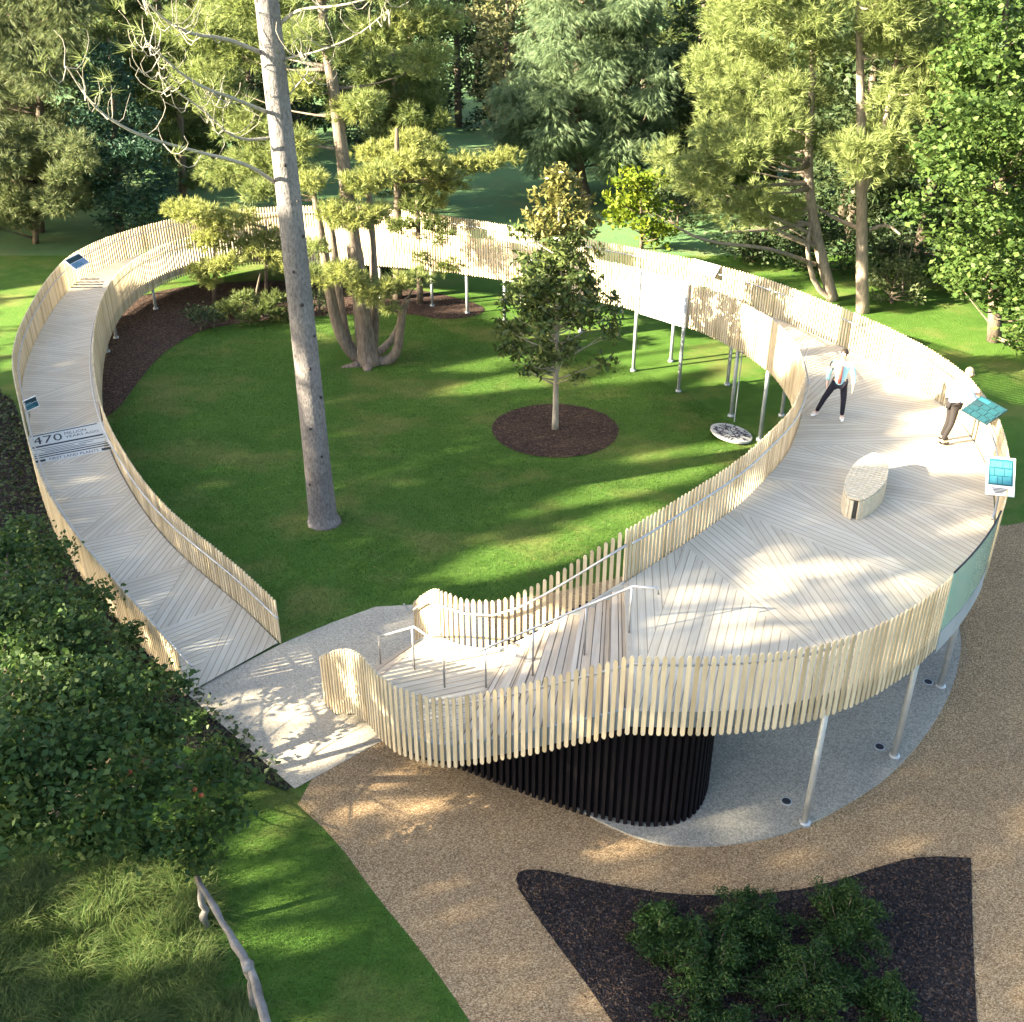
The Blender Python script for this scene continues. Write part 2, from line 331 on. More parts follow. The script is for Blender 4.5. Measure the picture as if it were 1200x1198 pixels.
def resample3(P, step):
    P = np.array(smooth_curve(P, 2)); s = np.r_[0, np.cumsum(np.hypot(*np.diff(P[:, :2], axis=0).T))]
    q = np.linspace(0, s[-1], int(round(s[-1]/step))+1); return np.stack([np.interp(q, s, P[:, k]) for k in range(3)], 1)
inS, outS = resample3(stIn, SP), resample3(stOut, SP)
def offset(P, d):                                    # + is to the left of travel
    t = np.gradient(P[:, :2], axis=0); t = t/np.linalg.norm(t, axis=1)[:, None]
    return np.c_[P[:, 0]-t[:, 1]*d, P[:, 1]+t[:, 0]*d, P[:, 2:]]
walk = empty('raised_walkway', (0, 0, 0), 'pale timber walkway looping up on slim steel posts to a viewing deck with stairs', 'walkway')
# decking: zigzag facets, boards turning in every facet
TRIS = []
def facets(I, O, K, name, flip=0, tilt=0.0):
    mb = MB(); n = K; ii = [int(round(k*(len(I)-1)/n)) for k in range(n+1)]; oo = [int(round(k*(len(O)-1)/n)) for k in range(n+1)]
    I2, O2 = I, O
    def face(poly, d):
        d = np.array(d[:2]); d = d/np.linalg.norm(d); pn = np.array([-d[1], d[0]])
        a = poly[0]
        for k in range(1, len(poly)-1):
            tri = [a, poly[k], poly[k+1]]
            ar = (tri[1][0]-tri[0][0])*(tri[2][1]-tri[0][1])-(tri[1][1]-tri[0][1])*(tri[2][0]-tri[0][0])
            if abs(ar) < 1e-6: continue
            if ar < 0: tri = [tri[0], tri[2], tri[1]]
            TRIS.append(np.array(tri)); mb.add(tri, [(0, 1, 2)], [[(float(np.dot(p[:2], d)), float(np.dot(p[:2], pn))) for p in tri]])
    for k in range(n):
        a, b_ = I2[ii[k]], O2[oo[k]]; c, d = I2[ii[k+1]], O2[oo[k+1]]
        if flip: face([a]+[O2[j] for j in range(oo[k], oo[k+1]+1, 3)]+[d], d-a); face([d]+[I2[j] for j in range(ii[k+1], ii[k]-1, -3)]+[a], d-c if k % 2 else c-d)
        else: face([b_]+[I2[j] for j in range(ii[k], ii[k+1]+1, 3)]+[c], c-b_); face([c]+[O2[j] for j in range(oo[k+1], oo[k]-1, -3)]+[b_], d-c)
    o = mb.build(name, M['deck'], walk); return o
def deck_edge(P, d): return offset(P, d)
dRi, dRo = deck_edge(inR, .05), deck_edge(outR, -.05)
dPi, dPo = deck_edge(inP, .05), deck_edge(outP, -.05)
facets(dRi, dRo, 30, 'ramp_deck')
facets(dPi, dPo, 5, 'viewing_deck', 1)
def deckz(x, y):
    best = 3.0
    for T in TRIS:
        (x1, y1), (x2, y2), (x3, y3) = T[0][:2], T[1][:2], T[2][:2]
        d = (y2-y3)*(x1-x3)+(x3-x2)*(y1-y3); a = ((y2-y3)*(x-x3)+(x3-x2)*(y-y3))/d; b_ = ((y3-y1)*(x-x3)+(x1-x3)*(y-y3))/d
        if min(a, b_, 1-a-b_) > -.02: return a*T[0][2]+b_*T[1][2]+(1-a-b_)*T[2][2]
    T = min(TRIS, key=lambda T: (T[:, 0].mean()-x)**2+(T[:, 1].mean()-y)**2)
    return float(T[:, 2].mean())
def strip(mb, A, B, za, zb, n=160):                  # sheet between two edge curves
    A = A[np.linspace(0, len(A)-1, n).astype(int)]; B = B[np.linspace(0, len(B)-1, n).astype(int)]
    for i in range(n-1):
        mb.add([(*A[i, :2], A[i, 2]+za), (*A[i+1, :2], A[i+1, 2]+za), (*B[i+1, :2], B[i+1, 2]+zb), (*B[i, :2], B[i, 2]+zb)], [(0, 1, 2, 3)])
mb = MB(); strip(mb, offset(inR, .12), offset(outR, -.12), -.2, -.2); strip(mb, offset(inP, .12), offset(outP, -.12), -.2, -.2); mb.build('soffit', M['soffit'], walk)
def beam(mb, P, off, z0, z1, th=.05):
    A, B = offset(P, off), offset(P, off+(th if off > 0 else -th)); n = len(A)
    for i in range(0, n-1):
        a, b_, c, d = A[i], A[i+1], B[i+1], B[i]
        q = lambda p, z: (p[0], p[1], max(p[2]+z, .02))
        mb.add([q(a, z0), q(b_, z0), q(c, z0), q(d, z0), q(a, z1), q(b_, z1), q(c, z1), q(d, z1)], [(0, 1, 2, 3), (7, 6, 5, 4), (0, 4, 5, 1), (2, 6, 7, 3)])
mb = MB(); beam(mb, inR, .055, -.30, -.006); beam(mb, inP, .055, -.30, -.006); beam(mb, outR, -.055, -.30, -.006); beam(mb, outP, -.055, -.30, -.006)
beam(mb, outS, -.055, -.32, .03); beam(mb, inS, .055, -.32, .03); mb.build('edge_beam', M['fascia'], walk)
rs = random.Random(3)
def slats(mb, P, skip=None, lo=-.40, hi=1.05, w=.033, th=.014):
    t = np.gradient(P[:, :2], axis=0); t /= np.linalg.norm(t, axis=1)[:, None]
    for i, p in enumerate(P):
        if skip and skip(p): continue
        ang = rs.gauss(0, .025); tx, ty = t[i]; tx, ty = tx*cos(ang)-ty*sin(ang), tx*sin(ang)+ty*cos(ang); nx, ny = -ty, tx
        z0 = max(p[2]+lo+rs.gauss(0, .006), .03); z1 = p[2]+hi+rs.gauss(0, .006)
        prof = [(-w*.55, z0), (w*.55, z0), (w, z0+.03), (w, z1-.045), (w*.6, z1-.012), (0, z1), (-w*.6, z1-.012), (-w, z1-.045), (-w, z0+.03)]
        n = len(prof); V = [(p[0]+tx*u+nx*s*th, p[1]+ty*u+ny*s*th, z) for s in (-1, 1) for u, z in prof]
        mb.add(V, [tuple(range(n)), tuple(range(n, 2*n))[::-1]]+[(i_, n+i_, n+(i_+1) % n, (i_+1) % n) for i_ in range(n)])
def balustrade(P, deck_side, skip=None, rail=True, label=None, ext=(0, 0)):
    mb = MB(); slats(mb, P, skip); f = mb.build('balustrade', M['slat'], walk)
    if label: f['label'] = label
    if rail:
        Q = offset(P, deck_side*.12); idx = list(range(0, len(Q), 4))
        if idx[-1] != len(Q)-1: idx.append(len(Q)-1)
        R = [(Q[i][0], Q[i][1], Q[i][2]+.80) for i in idx]
        h = MB()
        if ext[0]:
            v = np.array(R[0])-np.array(R[1]); v[2] = 0; v /= np.linalg.norm(v); R = [tuple(np.array(R[0])+v*ext[0])]+R
        if ext[1]:
            v = np.array(R[-1])-np.array(R[-2]); v[2] = 0; v /= np.linalg.norm(v); R = R+[tuple(np.array(R[-1])+v*ext[1])]
        h.tube(R, .022, 8)
        S = offset(P, deck_side*.02)
        for i in range(4, len(Q), 12): h.tube([(Q[i][0], Q[i][1], Q[i][2]+.78), (Q[i][0], Q[i][1], Q[i][2]+.72), (S[i][0], S[i][1], S[i][2]+.72)], .009, 5)
        hr = h.build('handrail', M['steel'], f, True)
    return f
isglass = lambda p: 6.98 < p[0] < 8.66 and p[1] < 16.0
balustrade(outR, -1, label='outer balustrade of the ramp', ext=(.3, 0))
balustrade(inR, 1, label='inner balustrade of the ramp beside the lawn', ext=(.3, 0))
balustrade(np.r_[inP], 1, label='inner balustrade of the viewing deck')
gi = [i for i, p in enumerate(outP) if isglass(p)]
balustrade(outP[:gi[0]], -1, label='outer balustrade of the viewing deck behind the information panels')
balustrade(outP[gi[-1]+1:], -1, label='outer balustrade of the viewing deck facing the gravel')
balustrade(inS, 1, label='stair balustrade beside the lawn', ext=(0, .35))
balustrade(outS, -1, label='front stair balustrade above the black slats', ext=(0, .2))
# glass bay in the outer balustrade
G = outP[[isglass(p) for p in outP]]; gl = MB(); A = offset(G, -.02); B = offset(G, .0)
for i in range(len(A)-1):
    a, b_, c, d = A[i], A[i+1], B[i+1], B[i]
    V = [(p[0], p[1], 3+z) for z in (-.10, 1.03) for p in (a, b_, c, d)]
    gl.add(V, [(0, 1, 2, 3), (7, 6, 5, 4), (0, 4, 5, 1), (2, 6, 7, 3)])
gp = gl.build('glass_panel', M['glass'], walk); gp['label'] = 'curved green glass bay in the slatted balustrade'
cp = MB(); cp.tube([(p[0], p[1], 4.045) for p in offset(G, -.01)[::2]], .018, 6); cp.build('top_rail', M['ink'], gp, True)
fm = MB(); beam(fm, G, -.0, -.55, -.12, .012); fm.build('cover_strip', M['fascia'], walk)
# supporting posts
posts = [(6.43, 29.0), (7.19, 27.39), (4.85, 12.66), (6.93, 14.06), (8.53, 15.99), (-13.43, 39.1), (-13.99, 36.04), (-13.81, 34.65), (-13.05, 31.6), (-5.25, 40.84), (-3.4, 39.2), (-2.19, 38.19), (.03, 38.2), (5.48, 33.7), (6.9, 31.6), (8.3, 29.2), (2.3, 36.4), (-8.5, 41.9), (-14.9, 40.4), (-8.8, 44.2), (-4.6, 42.8), (9.0, 26.6), (9.6, 23.6), (6.1, 22.4), (9.2, 19.6), (3.4, 18.0)]
edges = np.r_[offset(inR, .26), offset(outR, -.26), offset(inP, .26), offset(outP, -.26)]
for x, y in posts:
    e = edges[np.argmin((edges[:, 0]-x)**2+(edges[:, 1]-y)**2)]
    if math.hypot(e[0]-x, e[1]-y) < 1.0: x, y = e[0], e[1]
    z = deckz(x, y); mb = MB(); mb.tube([(x, y, 0.0), (x, y, z-.25)], .058, 10); mb.tube([(x, y, .0), (x, y, .07)], .10, 10); mb.build('support_post', M['post'], walk, True)
# white panel held between two tall posts on the garden side
wpn = MB(); I_ = offset(inR, -.075); sel = [p for p in I_ if 4.12 < p[0] < 5.42 and 30.9 < p[1] < 33.1]
for a, b_ in zip(sel[:-1], sel[1:]): wpn.add([(a[0], a[1], a[2]-.42), (b_[0], b_[1], b_[2]-.42), (b_[0], b_[1], b_[2]+1.02), (a[0], a[1], a[2]+1.02)], [(0, 1, 2, 3)])
wpo = wpn.build('white_panel', M['white'], walk); so_ = wpo.modifiers.new('s', 'SOLIDIFY'); so_.thickness = .02
for p in (sel[0], sel[-1]):
    mb = MB(); q = offset(inR, -.14); k_ = int(np.argmin(np.hypot(q[:, 0]-p[0], q[:, 1]-p[1]))); mb.tube([(q[k_][0], q[k_][1], 0), (q[k_][0], q[k_][1], p[2]+1.0)], .058, 10); mb.tube([(q[k_][0], q[k_][1], 0), (q[k_][0], q[k_][1], .07)], .10, 10); mb.build('support_post', M['post'], walk, True)
# stairs
def treads(I0, I1, O0, O1, z0, z1, n, name):
    I0, I1, O0, O1 = map(np.array, (I0, I1, O0, O1)); rise = (z0-z1)/(n+1); mb = MB(); rb = MB()
    for k in range(n):
        z = z0-(k+1)*rise
        for h in range(2):
            ta, tb = (k+h*.5+.02)/n, (k+h*.5+.48+(.02 if h else 0))/n
            q = [O0+(O1-O0)*ta, I0+(I1-I0)*ta, I0+(I1-I0)*tb, O0+(O1-O0)*tb]; L = np.linalg.norm(q[1]-q[0])
            V = [(*p, z) for p in q]+[(*p, z-.045) for p in q]
            r = rs.random()*20
            mb.add(V, [(3, 2, 1, 0), (0, 1, 5, 4), (2, 3, 7, 6), (0, 4, 7, 3), (1, 2, 6, 5), (4, 5, 6, 7)], [[(0, r+.13), (L, r+.13), (L, r+.03), (0, r+.03)]]*6)
        t = k/n; q = [O0+(O1-O0)*t, I0+(I1-I0)*t]
        rb.add([(*q[0], z-.02), (*q[1], z-.02), (*q[1], z+rise-.004), (*q[0], z+rise-.004)], [(0, 1, 2, 3)])
    mb.build(name, M['tread'], walk); rb.build('stair_riser', M['riser'], walk)
mb = MB(); e0, e1 = np.array((1.715, 11.88)), np.array((1.965, 15.31)); mb.add([(*e0, 3.004), (*(e0+[.09, 0]), 3.004), (*(e1+[.09, 0]), 3.004), (*e1, 3.004), (*e0, 2.93), (*e1, 2.93)], [(0, 1, 2, 3), (0, 3, 5, 4)]); mb.build('stair_nosing', M['riser'], walk)
treads((1.99, 15.32), (.0, 15.48), (1.76, 11.88), (-.93, 12.82), 3.0, LZ, 8, 'stair_treads')
lA_o, lA_i = (-2.55, 14.3), (-1.42, 16.02)
treads(lA_i, (-2.02, 17.36), lA_o, (-3.52, 15.62), LZ, .016, 7, 'stair_treads')
land = [(-.93, 12.82), (.0, 15.48), (-.75, 15.5), (-1.15, 15.72), lA_i, lA_o, (-2.06, 13.36), (-1.58, 13.06)]
mb = MB(); dd = np.array((.95, .33)); pn = np.array((-.33, .95)); c0 = (-1.2, 14.6)
for i in range(len(land)):
    tri = [c0, land[i], land[(i+1) % len(land)]]; ar = (tri[1][0]-c0[0])*(tri[2][1]-c0[1])-(tri[1][1]-c0[1])*(tri[2][0]-c0[0])
    if ar < 0: tri = [tri[0], tri[2], tri[1]]
    mb.add([(*p, LZ) for p in tri], [(0, 1, 2)], [[(float(np.dot(p, dd)), float(np.dot(p, pn))) for p in tri]])
mb.build('landing', M['deck'], walk)
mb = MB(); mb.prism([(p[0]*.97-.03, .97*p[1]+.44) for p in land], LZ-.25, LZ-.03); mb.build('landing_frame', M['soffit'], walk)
h = MB()
R = [(-2.85, 16.75, .95), (-2.55, 16.45, 1.0), (-1.72, 14.95, 2.3), (-1.18, 14.38, 2.3), (-.62, 14.2, 2.3), (1.92, 13.81, 3.9), (2.3, 13.76, 3.9), (2.32, 13.76, 3.78)]
h.tube(R, .022, 8)
for x, y, zb, zt in ((-2.6, 16.5, .02, 1.0), (-1.75, 14.9, LZ, 2.29), (-1.18, 14.4, LZ, 2.29), (-.45, 14.18, LZ, 2.4), (.35, 14.05, 1.9, 2.92), (1.2, 13.92, 2.4, 3.46), (1.9, 13.81, 2.9, 3.9)): h.tube([(x, y, zb), (x, y, zt)], .018, 7)
m_ = h.build('stair_handrail', M['steel'], walk, True); m_['label'] = 'steel handrail down the middle of the stairs'
# black slatted store under the deck
arc = [(-1.9, 14.2), (-1.06, 13.95), (0, 13.36), (1.15, 12.77), (1.98, 12.48), (2.69, 12.48), (3.1, 12.77), (3.36, 13.3), (3.5, 14.0), (3.4, 15.0), (2.6, 15.4), (1.0, 15.5), (-.6, 15.6), (-1.6, 15.2)]
enc = empty('slatted_enclosure', (1.2, 13.9, 0), 'black slatted timber enclosure curving under the stairs and deck front', 'enclosure')
def under(x, y):
    if x > 1.75: return 2.72
    if x < -.7: return LZ-.28
    return LZ-.3+(x+.7)/2.45*(2.72-LZ+.3)
A3 = resample(arc, .125); sb = MB(); t = np.gradient(A3, axis=0); t /= np.linalg.norm(t, axis=1)[:, None]
for i, p in enumerate(A3): sb.box((p[0]-1.2, p[1]-13.9, under(*p)/2+.01), (.062, .06, under(*p)-.02), math.atan2(t[i][1], t[i][0]))
sb.build('slat_wall', M['black'], enc)
bk = MB()
for i in range(len(A3)-1):
    n_ = np.array((-t[i][1], t[i][0]))*.07
    a, b_ = A3[i]+n_, A3[i+1]+n_; bk.add([(a[0]-1.2, a[1]-13.9, .0), (b_[0]-1.2, b_[1]-13.9, .0), (b_[0]-1.2, b_[1]-13.9, under(*b_)), (a[0]-1.2, a[1]-13.9, under(*a))], [(0, 1, 2, 3)])
bk.build('backing_panel', M['black'], enc)
# lettering on the ramp
def deck_quad(corners_px, name, zguess):
    C = []
    for px, py in corners_px:
        z = zguess
        for _ in range(6): p = at(px, py, z); z = deckz(p[0], p[1])
        C.append(p[:2])
    def f(u, v, dz=.006):                            # u, v in 0..1 from top left
        p = (C[0]*(1-u)+C[1]*u)*(1-v)+(C[3]*(1-u)+C[2]*u)*v; return (p[0], p[1], deckz(p[0], p[1])+dz)
    return f
def text_tris(body, u0, u1, v0, v1, f, mb, dz=.007):
    cu = bpy.data.curves.new('t', 'FONT'); cu.body = body; cu.resolution_u = 2; ob = bpy.data.objects.new('t', cu); COL.objects.link(ob)
    bpy.context.view_layer.update(); dg = bpy.context.evaluated_depsgraph_get(); me = bpy.data.meshes.new_from_object(ob.evaluated_get(dg))
    co = np.array([v.co[:] for v in me.vertices]); mn, mx = co.min(0), co.max(0)
    V = [f(u0+(c[0]-mn[0])/(mx[0]-mn[0])*(u1-u0), v1-(c[1]-mn[1])/(mx[1]-mn[1])*(v1-v0), dz) for c in co]
    mb.add(V, [tuple(p.vertices) for p in me.polygons])
    bpy.data.objects.remove(ob); bpy.data.curves.remove(cu); bpy.data.meshes.remove(me)
def quad(f, mb, u0, u1, v0, v1, dz=.006, n=4):
    for k in range(n):
        a, b_ = u0+(u1-u0)*k/n, u0+(u1-u0)*(k+1)/n; mb.add([f(a, v1, dz), f(b_, v1, dz), f(b_, v0, dz), f(a, v0, dz)], [(0, 1, 2, 3)])
f = deck_quad([(35, 512), (119, 495), (131, 527), (42, 543)], 'marker', .8); ink = MB(); pal = MB()
quad(f, pal, -.02, 1.02, -.03, 1.03, .004, 6)
quad(f, ink, .0, .93, .0, .035); text_tris('470', .02, .42, .09, .36, f, ink); text_tris('MILLION', .46, .76, .10, .2, f, ink); text_tris('YEARS AGO', .46, .92, .24, .33, f, ink)
quad(f, ink, .0, .96, .42, .475)
for u0, u1, v0 in ((.0, .98, .54), (.1, .55, .60), (.6, .8, .60), (.15, .7, .655), (0, .96, .70)): quad(f, ink, u0, u1, v0, v0+.018)
quad(f, ink, 0, .98, .755, .79); quad(f, ink, 0, .99, .83, .865); quad(f, ink, 0, .13, .92, 1.0); quad(f, ink, .87, 1.0, .92, 1.0); text_tris('FIRST LAND PLANTS', .18, .83, .915, 1.0, f, ink)
it = ink.build('floor_lettering', M['ink'], walk); it['label'] = 'dark floor lettering about the first land plants'
M['marker_ground'] = simple('marker_ground', (.44, .46, .44), .7); pal.build('floor_marker', M['marker_ground'], walk)
f2 = deck_quad([(86, 326), (124, 326), (121, 338), (79, 338)], 'm2', 1.9); ink = MB()
for v in (.35, .6, .85): quad(f2, ink, .03, .97, v, v+.09)
ink.build('floor_lettering', M['ink'], walk); ink = MB()
for k in range(1): quad(f2, ink, .12, .8, .05, .15, n=4)
ink.build('floor_lettering', M['ink'], walk)

# ------------------------------------------------------------------ things on the walkway
def info_panel(loc, face_az, w_, h_, tilt, label, style, group=None):
    r = empty('information_panel', loc, label, 'sign', group, face_az)     # local -Y faces the reader; tilted back
    from mathutils import Matrix
    T = Matrix.Rotation(-tilt, 3, 'X')
    def pl(mb, u0, u1, v0, v1, d, th=.012):          # u along x, v up the face, d proud of the face
        c = T @ Vector(((u0+u1)/2, -d, (v0+v1)/2)); mb.box(c, (u1-u0, th, v1-v0), 0, T)
    hb = MB(); pl(hb, -w_/2, w_/2, -h_/2, h_/2, 0, .022); hb.build('board', M['white' if style != 'dark' else 'teal_dark'], r)
    a = MB(); c = MB(); d = MB()
    if style == 'grid':
        pl(a, -w_*.42, w_*.42, -h_*.24, h_*.45, .016); n = 0
        for v in range(3):
            xs = [(-.38, -.10, .06, .38), (-.38, -.22, .12, .38), (-.38, 0.06, .3, .38)][v]
            for k in range(3): pl(c, w_*(xs[k]+.012), w_*(xs[k+1]-.012), -h_*.21+h_*.215*v, -h_*.21+h_*.195*(v+1)-.0, .026)
        for k in range(4): pl(d, -w_*.3+k*.02, w_*.28-k*.03, -h_*.33-k*.028, -h_*.33-k*.028+.012, .016)
    elif style == 'dark':
        for v in range(4):
            for k in range(3):
                x0 = -w_*.45+k*w_*.3+(.05 if v % 2 else 0); pl(c if (v < 2 or k) else a, x0, x0+w_*.27, -h_*.45+v*h_*.23, -h_*.45+v*h_*.23+h_*.19, .018)
        pl(d, -w_*.43, -w_*.05, h_*.26, h_*.43, .026)
    else:
        pl(a, -w_*.46, w_*.46, -h_*.42, h_*.02, .016); pl(c, -w_*.46, w_*.46, h_*.06, h_*.42, .016)
        for k in range(3): pl(d, -w_*.4, w_*(.2-.1*k), -h_*.34+k*.07, -h_*.34+k*.07+.025, .026)
    ms = {'grid': ('teal', 'teal_pale', 'ink'), 'dark': ('teal_dark', 'teal_deep', 'teal'), 'violet': ('violet', 'teal_dark', 'teal_pale'), 'blue': ('teal', 'teal_dark', 'teal_pale'), 'pink': ('pink', 'white', 'violet')}[style]
    for m_, k, nm in ((a, ms[0], 'picture'), (c, ms[1], 'tile_print'), (d, ms[2], 'caption')):
        if m_.v: m_.build(nm, M[k], r)
    bk = MB(); bk.tube([(0, .03, -.05), (0, .16, -.30), (0, .18, -.45)], .018, 6); bk.build('bracket', M['steel'], r, True)
    return r
info_panel((9.98, 20.25, 4.1), radians(-72), .80, .54, radians(60), 'dark framed teal information panel the leaning man looks down at', 'dark')
info_panel((9.0, 17.05, 4.18), radians(-14), .50, .76, radians(48), 'white information panel with a blue tile grid beside the glass bay', 'grid')
z = deckz(-13.4, 26.9); info_panel((-13.5, 26.95, z+.70), radians(63), .46, .32, radians(12), 'small blue panel low on the outer balustrade by the lettering', 'blue')
z = deckz(-16.2, 38.3); info_panel((-16.25, 38.5, z+.92), radians(80), 1.0, .55, radians(50), 'dark and violet panel on the outer rail at the back left bend', 'violet')
info_panel((6.15, 32.9, deckz(6.1, 32.7)+.92), radians(-50), 1.1, .42, radians(40), 'pale pink panel on the outer rail opposite the hanging disc', 'pink')
# leaf-shaped bench
bo = np.array([(7.57, 19.6), (7.76, 19.5), (7.70, 18.98), (7.40, 18.22), (7.05, 17.78), (6.70, 17.46), (6.45, 17.55), (6.48, 17.95), (6.66, 18.45), (7.02, 19.1)])
bc = bo.mean(0); bench = empty('bench', (bc[0], bc[1], 3.0), 'leaf shaped slatted timber bench on the viewing deck', 'bench')
bs = np.array(smooth_curve([p-bc for p in bo], 2, True)); bc0 = np.array((.854, -.52)); bo = np.array([p-bc0*np.dot(p-bc, bc0)*.0 for p in bo]); ax = np.array((.52, .854)); px_ = np.array((.854, -.52))
seat = MB(); u = bs@ax
for k in np.arange(u.min()+.03, u.max()-.02, .098):    # seat boards across the leaf
    def cross(uu):
        xs = []
        for i in range(len(bs)):
            a, b_ = bs[i], bs[(i+1) % len(bs)]; ua, ub = a@ax, b_@ax
            if (ua-uu)*(ub-uu) < 0: q = a+(b_-a)*(uu-ua)/(ub-ua); xs.append(q@px_)
        return (min(xs), max(xs)) if len(xs) >= 2 else None
    c1, c2 = cross(k), cross(k+.062)
    if not c1 or not c2: continue
    q = [ax*k+px_*c1[0], ax*k+px_*c1[1], ax*(k+.062)+px_*c2[1], ax*(k+.062)+px_*c2[0]]
    seat.add([(*p, .46) for p in q]+[(*p, .42) for p in q], [(3, 2, 1, 0), (0, 1, 5, 4), (1, 2, 6, 5), (2, 3, 7, 6), (3, 0, 4, 7), (4, 5, 6, 7)])
M['bench'] = simple('bench_timber', (.46, .40, .29), .65, 0, (.58, .52, .40), 5, (2, 2, 2)); seat.build('seat', M['bench'], bench)
side = MB(); P = bs; per = np.r_[0, np.cumsum(np.linalg.norm(np.diff(np.r_[P, P[:1]], axis=0), axis=1))]
for q in np.arange(0, per[-1], .082):
    x = np.interp(q, per, np.r_[P[:, 0], P[0, 0]]); y = np.interp(q, per, np.r_[P[:, 1], P[0, 1]]); x2 = np.interp(q+.01, per, np.r_[P[:, 0], P[0, 0]]); y2 = np.interp(q+.01, per, np.r_[P[:, 1], P[0, 1]])
    if abs(q-per[-1]*.5) < .06: continue
    side.box((x*.985, y*.985, .205), (.07, .03, .40), math.atan2(y2-y, x2-x))
side.build('side_slats', M['bench'], bench)
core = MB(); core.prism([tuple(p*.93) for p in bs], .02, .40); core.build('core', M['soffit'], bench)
# disc on its chain, gutter above
dl = at(857, 508, .14); disc = empty('hanging_disc', dl, 'pale patterned round disc low over the lawn below a chain', 'disc')
db = MB(); T = __import__('mathutils').Matrix.Rotation(radians(10), 3, 'Y')
ringp = [T @ Vector((.62*cos(a), .62*sin(a), 0)) for a in np.linspace(0, 2*pi, 40, endpoint=False)]
db.add([(p.x, p.y, p.z+.03) for p in ringp]+[(p.x, p.y, p.z-.03) for p in ringp], [tuple(range(40)), tuple(range(79, 39, -1))]+[(k, 40+k, 40+(k+1) % 40, (k+1) % 40) for k in range(40)])
M['navy_print'] = simple('navy_print', (.03, .03, .045), .6)
M['disc'] = simple('disc', (.36, .36, .34), .6); db.build('plate', M['disc'], disc)
pm = MB(); rr = random.Random(5)
for k in range(90):
    a, rad_ = rr.random()*2*pi, .52*math.sqrt(rr.random()); c = T @ Vector((rad_*cos(a), rad_*sin(a), .034)); pm.box(c, (.11+.08*rr.random(), .028, .006), rr.choice((0.3, 1.2, 2.0, 2.6))+rr.gauss(0, .2), None)
pm.build('pattern', M['navy_print'], disc)
ch_top = atY(868, 412, 29.0); chn = MB(); zt = deckz(6.9, 28.6)-.3; a = np.array((6.62, 28.35, .16)); b_ = np.array((6.62, 28.35, zt))
for k in range(int((zt-.16)/.07)): chn.tube([a+(b_-a)*(k*.07/(zt-.16)), a+(b_-a)*((k*.07+.06)/(zt-.16))], [.014, .022], 6)
c_ = chn.build('rain_chain', M['post'], None, True); tag(c_, 'thin chain hanging from the walkway edge to the round disc', 'chain')
for (x, y) in ((4.66, 13.02), (6.66, 14.37), (8.19, 16.23)):
    r = empty('ground_light', (x, y, .05), {4.66: 'round dark ground light nearest the black enclosure', 6.66: 'round dark ground light between the two front posts', 8.19: 'round dark ground light below the glass bay'}[x], 'ground light', 'ground lights in the concrete slab')
    q = MB(); q.tube([(0, 0, 0), (0, 0, .012)], .10, 18); q.build('rim', M['fascia'], r); q = MB(); q.tube([(0, 0, .012), (0, 0, .016)], .075, 18); q.build('lens', M['ink'], r)

# ------------------------------------------------------------------ vegetation
RNG = np.random.default_rng(11)
def leaf_quads(C, size, rng, aspect=.5, up=.0, droop=0.0):
    n = len(C); d = rnd_unit(rng, n); d[:, 2] = d[:, 2]*(1-abs(up))-droop; d = unit(d); r = rnd_unit(rng, n); r[:, 2] += up*1.5
    s = unit(np.cross(d, r)); nn = np.cross(s, d); L = (size*rng.uniform(.65, 1.35, n))[:, None]
    return np.stack([C-d*L*.5, C+s*L*aspect*.5+nn*L*.12, C+d*L*.5, C-s*L*aspect*.5+nn*L*.12], 1)
def needle_tufts(C, axis, k, L, wd, rng, spread=.75):
    n = len(C); d = unit(np.repeat(axis, k, 0)+rnd_unit(rng, n*k)*spread*rng.uniform(.5, 1.4, (n*k, 1))); c = np.repeat(C, k, 0)+d*L*rng.uniform(-.05, .25, (n*k, 1))
    s = unit(np.cross(d, rnd_unit(rng, n*k))); ll = L*rng.uniform(.7, 1.25, (n*k, 1))
    return np.stack([c-s*wd*.5, c+s*wd*.5, c+d*ll], 1)
def in_pads(pads, n_each, rng, shell=.45):
    C = []; A = []
    for c, r in pads:
        r = np.array(r if hasattr(r, '__len__') else (r, r, r*.7)); n = max(3, int(n_each*r[0]*r[1]*2))
        u = rnd_unit(rng, n); rad_ = rng.uniform(0, 1, (n, 1))**shell; g_ = np.where(rng.random((n, 1)) < .6, u*rad_, unit(rng.normal(size=(n, 3)))*np.minimum(np.abs(rng.normal(size=(n, 1)))*.75, 1.15)); C.append(np.array(c)+g_*r); A.append(unit(u*np.array([1, 1, .6])+np.array([0, 0, .35])))
    return np.concatenate(C), np.concatenate(A)
def foliage(name, kind, pads, dens, size, m, parent, rng, **k):
    C, A = in_pads(pads, dens, rng); 
    if parent is not None: off = np.array(parent.location)
    else: off = 0
    if kind == 'needle': co = needle_tufts(C, A, k.get('k', 14), size, k.get('wd', .035), rng, k.get('spread', .75))
    elif kind == 'soft': A2 = unit(A*np.array([1, 1, .3])+np.array([0, 0, -.7])); co = needle_tufts(C, A2, k.get('k', 8), size, k.get('wd', .035), rng, .35)
    else: co = leaf_quads(C, size, rng, k.get('aspect', .55), k.get('up', .3), k.get('droop', .15))
    return np_mesh(name, co-off, co.shape[1], m, parent)
def curved(a, b, n=6, sag=0.0, wob=.0, rng=None):
    a, b = np.array(a, float), np.array(b, float); L = np.linalg.norm(b-a); P = []
    w1 = rng.normal(size=3)*wob*L if rng is not None else np.zeros(3)
    for i in range(n+1):
        t = i/n; p = a+(b-a)*t; p = p+np.array([0, 0, -sag*L*4*t*(1-t)])+w1*sin(pi*t); P.append(p)
    return P
